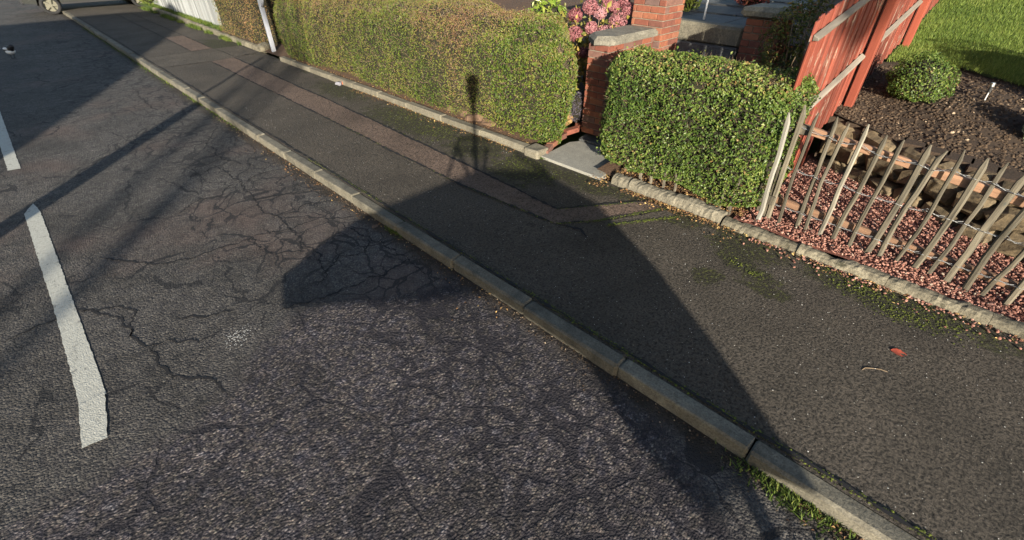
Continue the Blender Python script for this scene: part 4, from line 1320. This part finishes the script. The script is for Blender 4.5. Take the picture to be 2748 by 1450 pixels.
for (z0, s) in ((1.80, .15), (1.015, .155)):
    for a, b in zip(posts_x[:-1], posts_x[1:]):
        xa = a + (.055 if a > 5 else .03); xb = b - .06
        L = math.hypot(xb - xa, s * (xb - xa))
        me = chambox('rail', L, .050, .048, .006); me.materials.append(M['greyrail'])
        # weathered bevelled top
        for v in me.vertices:
            if v.co.z > .015 and v.co.y < 0: v.co.z -= .020
        xm = (xa + xb) / 2
        link('rail', me, None, rf, (xm - 4.73, -.026, z0 + s * (xm - 4.73) - .2), (0, -math.atan(s), 0))
# front end board
me = chambox('board', .12, .02, 1.55, .004); me.materials.append(M['redpost'])
link('board', me, None, rf, (.02, -.008, .80), (0, 0, 0))

# ------------------------------------------------------------------ white board fence and gate post
wf = empty('white_fence', (4.85, 17, .15), 'white close boarded fence set above grassy kerb', 'fence')
me = [chambox('board', .018, .145, 1.5, .003, .001, random.Random(i)) for i in range(3)]
for q in me: q.materials.append(M['whitewood'])
for k in range(60):
    r2 = random.Random(k)
    link('board', me[k % 3], None, wf, (r2.uniform(-.003, .003) - (.010 if k % 6 == 0 else 0), .07 + k * .148, .80), (0, 0, r2.uniform(-.03, .03)))
for k in range(10):
    m = MB(); m.box((-.03, .0 + k * .95, .80), (.03, .04, 1.52), .004); m.build('cover_strip', M['whitewood'], wf)
gp = empty('gate_post', (4.56, 12.78, .1), 'slim white gate post with curved brace between two hedges', 'gate post')
m = MB(); m.box((0, 0, .85), (.085, .085, 1.7), .006); m.build('post', M['whitemetal'], gp)
m = MB(); m.tube([(0.0, -.045, 1.02), (.02, -.10, 1.12), (.03, -.22, 1.30), (.04, -.26, 1.5)], .028, 6); m.build('brace', M['whitemetal'], gp, True)

# ------------------------------------------------------------------ far parked car
def wheel(parent, x, y, r, side):
    w = empty('wheel', (x, y, r), None, None); w.parent = parent
    ring = MB()
    n = 20; prof = [(r * .66, .09), (r * .93, .09), (r, .055), (r, -.055), (r * .93, -.09), (r * .66, -.09)]
    for k in range(n):
        a = 2 * math.pi * k / n
        for (q, yy) in prof: ring.v.append((math.cos(a) * q, yy, math.sin(a) * q))
    p = len(prof)
    for k in range(n):
        k2 = (k + 1) % n
        for j in range(p):
            j2 = (j + 1) % p
            ring.f.append([k * p + j, k * p + j2, k2 * p + j2, k2 * p + j])
    ring.build('tyre', M['rubber'], w, True)
    m = MB(); 
    for k in range(5):
        a = 2 * math.pi * k / 5
        m.box((math.cos(a) * r * .36, side * .07, math.sin(a) * r * .36), (r * .62, .025, .07), .006, (0, -a, 0))
    m.tube([(0, side * .05, 0), (0, side * .09, 0)], r * .16, 10)
    m.tube([(0, side * -.02, 0), (0, side * .03, 0)], r * .66, 18)
    m.build('rim', M['alloy'], w)
    return w
car = empty('parked_car', (3.22, 27.05, 0), 'grey car parked across the pavement at the far end, only its lower side in view', 'car')
prof = [(-2.15, .42), (-2.2, .62), (-2.1, .86), (-1.2, .95), (-.55, 1.42), (.9, 1.46), (1.75, 1.0), (2.18, .93), (2.22, .5), (2.1, .36), (1.80, .33), (1.77, .52), (1.60, .66), (1.28, .66), (1.13, .52), (1.10, .33),
        (-1.10, .33), (-1.13, .52), (-1.28, .66), (-1.60, .66), (-1.77, .52), (-1.80, .36)]
V = []; n = len(prof)
for (yy, ins) in ((-.84, .0), (-.78, 0), (.78, 0), (.84, 0)):
    for (a, z) in prof:
        k = max(0, (z - .9) / .6) * .16
        V.append((a, yy * (1 - k) * (1 if abs(yy) > .8 else 1.04), z))
F = [[j * n + i, j * n + (i + 1) % n, (j + 1) * n + (i + 1) % n, (j + 1) * n + i] for j in range(3) for i in range(n)]
F += [list(range(n))[::-1], [3 * n + i for i in range(n)]]
link('body', mesh('body', V, F), M['carpaint'], car)
for s in (-1, 1):
    m = MB()
    pts = [(-.98, .98), (-.48, 1.36), (.82, 1.40), (1.45, 1.02)]
    m.v = [(a, s * (.835 * (1 - max(0, (z - .9) / .6) * .16) + .006), z) for a, z in pts]; m.f = [[0, 1, 2, 3] if s < 0 else [3, 2, 1, 0]]
    m.build('side_window', M['glass'], car)
    for x_ in (-1.44, 1.44):
        wheel(car, x_, s * .76, .31, s)
m = MB(); m.box((0, -.862, .36), (2.15, .02, .07), .006); m.build('sill', M['darkplastic'], car)
m = MB(); m.box((-2.17, 0, .50), (.10, 1.6, .22), .03); m.build('bumper', M['darkplastic'], car)
# ------------------------------------------------------------------ magpie
MGS = 1.3
mg = empty('magpie', (-.02, 17.4, 0), 'black and white magpie walking on the shaded road', 'bird', None, R(-60))
m = MB(); m.ball((0, 0, .15), (.11, .065, .07), 14, 10); m.ball((.115, 0, .21), (.045, .038, .04), 10, 8); m.tube([(.06, 0, .18), (.115, 0, .20)], [.055, .036], 10); m.build('body', M['black'], mg, True)
m = MB(); m.ball((.02, 0, .125), (.085, .069, .055), 12, 8); m.ball((.01, .045, .175), (.06, .03, .022), 10, 6); m.ball((.01, -.045, .175), (.06, .03, .022), 10, 6); m.build('white_plumage', M['white'], mg, True)
m = MB(); m.box((-.20, 0, .15), (.24, .035, .012), .004, (0, R(4), 0)); m.build('tail', M['black'], mg)
m = MB(); m.tube([(.15, 0, .208), (.185, 0, .20)], [.012, .003], 6); m.build('beak', M['black'], mg)
for s in (-1, 1):
    m = MB(); m.tube([(.0, s * .025, .10), (.01, s * .025, .05), (.0, s * .025, 0.003)], .005, 5); m.tube([(-.02, s * .025, .004), (.03, s * .025, .004)], .004, 5); m.build('leg', M['black'], mg)

mg.scale = (MGS, MGS, MGS)
# ------------------------------------------------------------------ small things
sl = empty('solar_light', (7.7, -.04, .86), 'small steel solar garden light on a stake in the soil bed', 'garden light')
m = MB(); m.tube([(0, 0, -.06), (0, .01, .17)], .009, 8); m.build('stake', M['steel'], sl)
m = MB(); m.tube([(0, .01, .17), (0, .012, .235)], .017, 10); m.build('lens', M['darkplastic'], sl)
m = MB(); m.tube([(0, .012, .237), (0, .014, .275)], [.022, .020], 12); m.build('cap', M['steel'], sl)

m = MB()
V = []; F = []
for i in range(9):
    t = i / 8; w = .036 * math.sin(math.pi * min(1, t * .92 + .06)) ** .8 * (1 + .2 * math.sin(i * 3))
    x_ = (t - .5) * .095
    for k, (u, z) in enumerate(((-1, .010), (0, .003), (1, .012))):
        V.append((x_, u * w, z * .7 + .003 * math.sin(t * 5)))
for i in range(8):
    for k in range(2): F.append([i * 3 + k, (i + 1) * 3 + k, (i + 1) * 3 + k + 1, i * 3 + k + 1])
o = link('fallen_leaf', mesh('fallen_leaf', V, F, True), M['redleaf'], None, (3.55, -.34, .0935), (0, 0, R(-75))); tag(o, 'single dark red fallen leaf lying on the open pavement', 'leaf')
V2 = [(a * .9, b * .8, c) for a, b, c in V]
o = link('fallen_leaf', mesh('fallen_leaf', V2, F, True), M['redstone'], None, (1.93, 3.95, .012), (0, 0, R(20))); tag(o, 'brown fallen leaf lying in the gutter against the street kerb', 'leaf')
m = MB(); m.tube([(-.07, .02, .008), (-.04, .028, .010), (.0, .015, .009), (.05, -.01, .010), (.08, -.04, .007)], [.003, .003, .0028, .0025, .002], 5)
o = m.build('twig', M['twig'], None, True, (3.24, -.25, .090), (0, 0, R(-30))); tag(o, 'thin pale curved twig on the pavement near the red leaf', 'twig')
cpk = empty('crisp_packet', (4.30, 9.05, .104), 'crumpled silver and orange crisp packet against the garden kerb', 'litter')
me = chambox('foil', .17, .11, .05, .012, .014, random.Random(3)); link('foil', me, M['packet'], cpk, (0, 0, .022), (0, 0, .6))
me = chambox('printed_band', .06, .112, .054, .012, .010, random.Random(6)); link('printed_band', me, M['orange'], cpk, (.05, -.04, .024), (0, 0, .6))
n = 130
P = np.stack([.31 + rg.normal(0, .05, n), 3.27 + rg.normal(0, .05, n), np.full(n, .012)], 1)
o = pebbles('white_splash', P, .008, M['chalk'], None, rg.random(n), 99, .12)
n = 900
P = np.stack([rg.uniform(2.2, 4.3, n), rg.uniform(-1.2, 9, n), np.full(n, .1005)], 1)
o = pebbles('pale_chip', P, .0065, M['chalk'], None, rg.random(n), 100, .5)

# ------------------------------------------------------------------ things outside the frame that cast the shadows in it
def shadow_pt(sx, sy, X, zg=0.0):
    s = (sx - X) / SX
    return (sy - s * SY, zg + s * KZ)
XC = -1.2
rig = empty('car_shadow_rig', (XC, -1.4, 0), 'added unseen raised body on a stand, shaped to cast the camera car shadow', 'shadow caster')  # added raised body, shaped to cast the car shadow and leave the foreground lit
far = [(3.20, 4.12), (3.74, 3.52), (3.51, 2.53), (2.94, 1.49), (2.35, .61), (1.96, .04)]
nearp = [(1.90, .10), (2.02, .6), (2.12, 1.0), (2.13, 1.95), (1.85, 2.65), (1.45, 3.02), (1.04, 3.36), (1.22, 3.80), (1.85, 4.12), (2.5, 4.12)]
V = []; outl = []
for (sx, sy) in far + nearp:
    y, z = shadow_pt(sx, sy, XC, .1 if sx > 2.03 else 0)
    outl.append((y, z))
n = len(outl)
for xx in (-.35, .35):
    for (y, z) in outl: V.append((xx, y + 1.4, z))
F = [list(range(n)), [n + i for i in range(n)][::-1]] + [[i, n + i, n + (i + 1) % n, (i + 1) % n] for i in range(n)]
link('body', mesh('body', V, F), M['carpaint'], rig)
hz = 2.5 - XC / SX * KZ
hy_ = XC / SX * SY
m = MB(); m.ball((0, hy_ + 1.4, hz), .105, 14, 10); m.tube([(0, hy_ + 1.4, hz - .05), (0, hy_ + 1.4, hz - .32)], [.10, .055], 10); m.build('camera_head', M['darkplastic'], rig, True)
zb = max(z for y, z in outl) - .05
m = MB(); m.tube([(0, hy_ + 1.4, hz - .3), (0, hy_ + 1.4, zb - .2)], .035, 8)
ya, za = shadow_pt(3.86, 4.72, XC, .1)
yr = hy_ + 1.4
def rig_pt(gx, gy):
    y, z = shadow_pt(gx, gy, XC, .1)
    return (0, y + 1.4, z)
for a, b, r_ in [((4.04, 5.10), (3.12, 4.22), .020), ((4.24, 4.17), (4.09, 3.46), .020), ((4.07, 4.54), (3.47, 3.96), .026), ((3.78, 4.83), (3.35, 4.08), .022),
                 ((4.04, 5.10), (4.36, 4.80), .020), ((3.74, 4.86), (4.09, 4.52), .016), ((4.20, 4.95), (3.75, 4.5), .014)]:
    m.tube([rig_pt(*a), rig_pt(*b)], r_, 6)
m.build('mast', M['darkplastic'], rig)
m = MB(); m.tube([(0, -2.2, 0.05), (0, -2.2, 1.22)], .05, 10); m.box((0, -2.2, .04), (.6, .9, .06), .01); m.build('stand', M['darkplastic'], rig)

hs = empty('gable_house', (-9, 5.5, 0), 'house across the road outside the frame whose gable shadow darkens the far road', 'house')
gab = [(-.55, 0), (-.55, 3.25), (.1, 3.58), (1.15, 4.12), (2.3, 4.66), (3.7, 5.22), (6.2, 5.75), (9.3, 4.9), (10.2, 3.4), (10.2, 0)]
V = []; n = len(gab)
for xx in (0, -8):
    for (y, z) in gab: V.append((xx, y - 5.5, z))
F = [list(range(n)), [n + i for i in range(n)][::-1]] + [[i, n + i, n + (i + 1) % n, (i + 1) % n] for i in range(n)]
link('wall', mesh('wall', V, F), M['render'], hs)
m = MB(); m.box((.02, -2.6, 1.7), (.06, 1.3, 1.2), .01); m.build('window', M['glass'], hs)
m = MB(); m.box((.02, 2.6, 1.7), (.06, 1.3, 1.2), .01); m.build('window', M['glass'], hs)
m = MB(); m.box((.02, .2, 1.05), (.06, .95, 2.1), .01); m.build('door', M['redpost'], hs)

def bare_tree(name, base, h, r0, label, seed, depth=4, spread=.55, first=.35):
    root = empty(name, base, label, 'tree')
    r = random.Random(seed)
    tr = MB(); br = MB()
    def grow(mb, p, d, L, rad, k):
        pts = [p]; q = p
        for i in range(3):
            d = (d + Vector((r.uniform(-.16, .16), r.uniform(-.16, .16), r.uniform(-.02, .10)))).normalized()
            q = q + d * L / 3; pts.append(q)
        mb.tube(pts, [rad, rad * .88, rad * .75, rad * .62], 6)
        if k <= 0: return
        for c in range(3 if k > 1 else 4):
            nd = (d + Vector((r.uniform(-1, 1), r.uniform(-1, 1), r.uniform(-.2, .6))) * spread).normalized()
            grow(br, pts[r.choice((2, 3, 3))], nd, L * r.uniform(.6, .85), rad * .58, k - 1)
    grow(tr, Vector((0, 0, -.05)), Vector((0, 0, 1)), h * first, r0, depth)
    tr.build('trunk', M['bark'], root, True); br.build('branches', M['bark'], root, True)
    return root
bare_tree('bare_tree', (-16.2, -15.2, 0), 11.0, .13, 'bare winter tree across the road outside the frame, dappling the asphalt with branch shadows', 3, 5, .6, .45)
tt, cc_ = -20.0, 3.95
st = shrub('added_shade_tree', (tt * SX + cc_ * SY, tt * SY - cc_ * SX, 7.75), (.72, .72, .55), 5000, .07, M['weed'], 'added tree crown on a thin stem outside the frame, placed to shade the garden steps', 'tree', .4, .2, .5, 88, core=False, stems=0)  # crown added to shade the steps and pier; stem thin to hide its shadow
m = MB(); m.tube([(0, 0, -7.8), (.03, 0, -4), (0, 0, .5)], [.05, .04, .02], 8); m.build('trunk', M['bark'], st, True)
# slim street pole with a broad sleeve, its shadow runs diagonally over the road
px = -4.5; py = 10.07 - (2.02 - px) / SX * SY
pl = empty('street_pole', (px, py, .1), 'slim roadside pole outside the frame, casting the long diagonal shadow on the road', 'pole')
m = MB(); m.tube([(0, 0, -.1), (0, 0, 2.38)], [.15, .12], 12); m.build('sleeve', M['bark'], pl, True)
m = MB(); m.tube([(0, 0, 2.38), (0.02, 0.02, 3.3)], .035, 8); m.build('shaft', M['bark'], pl, True)
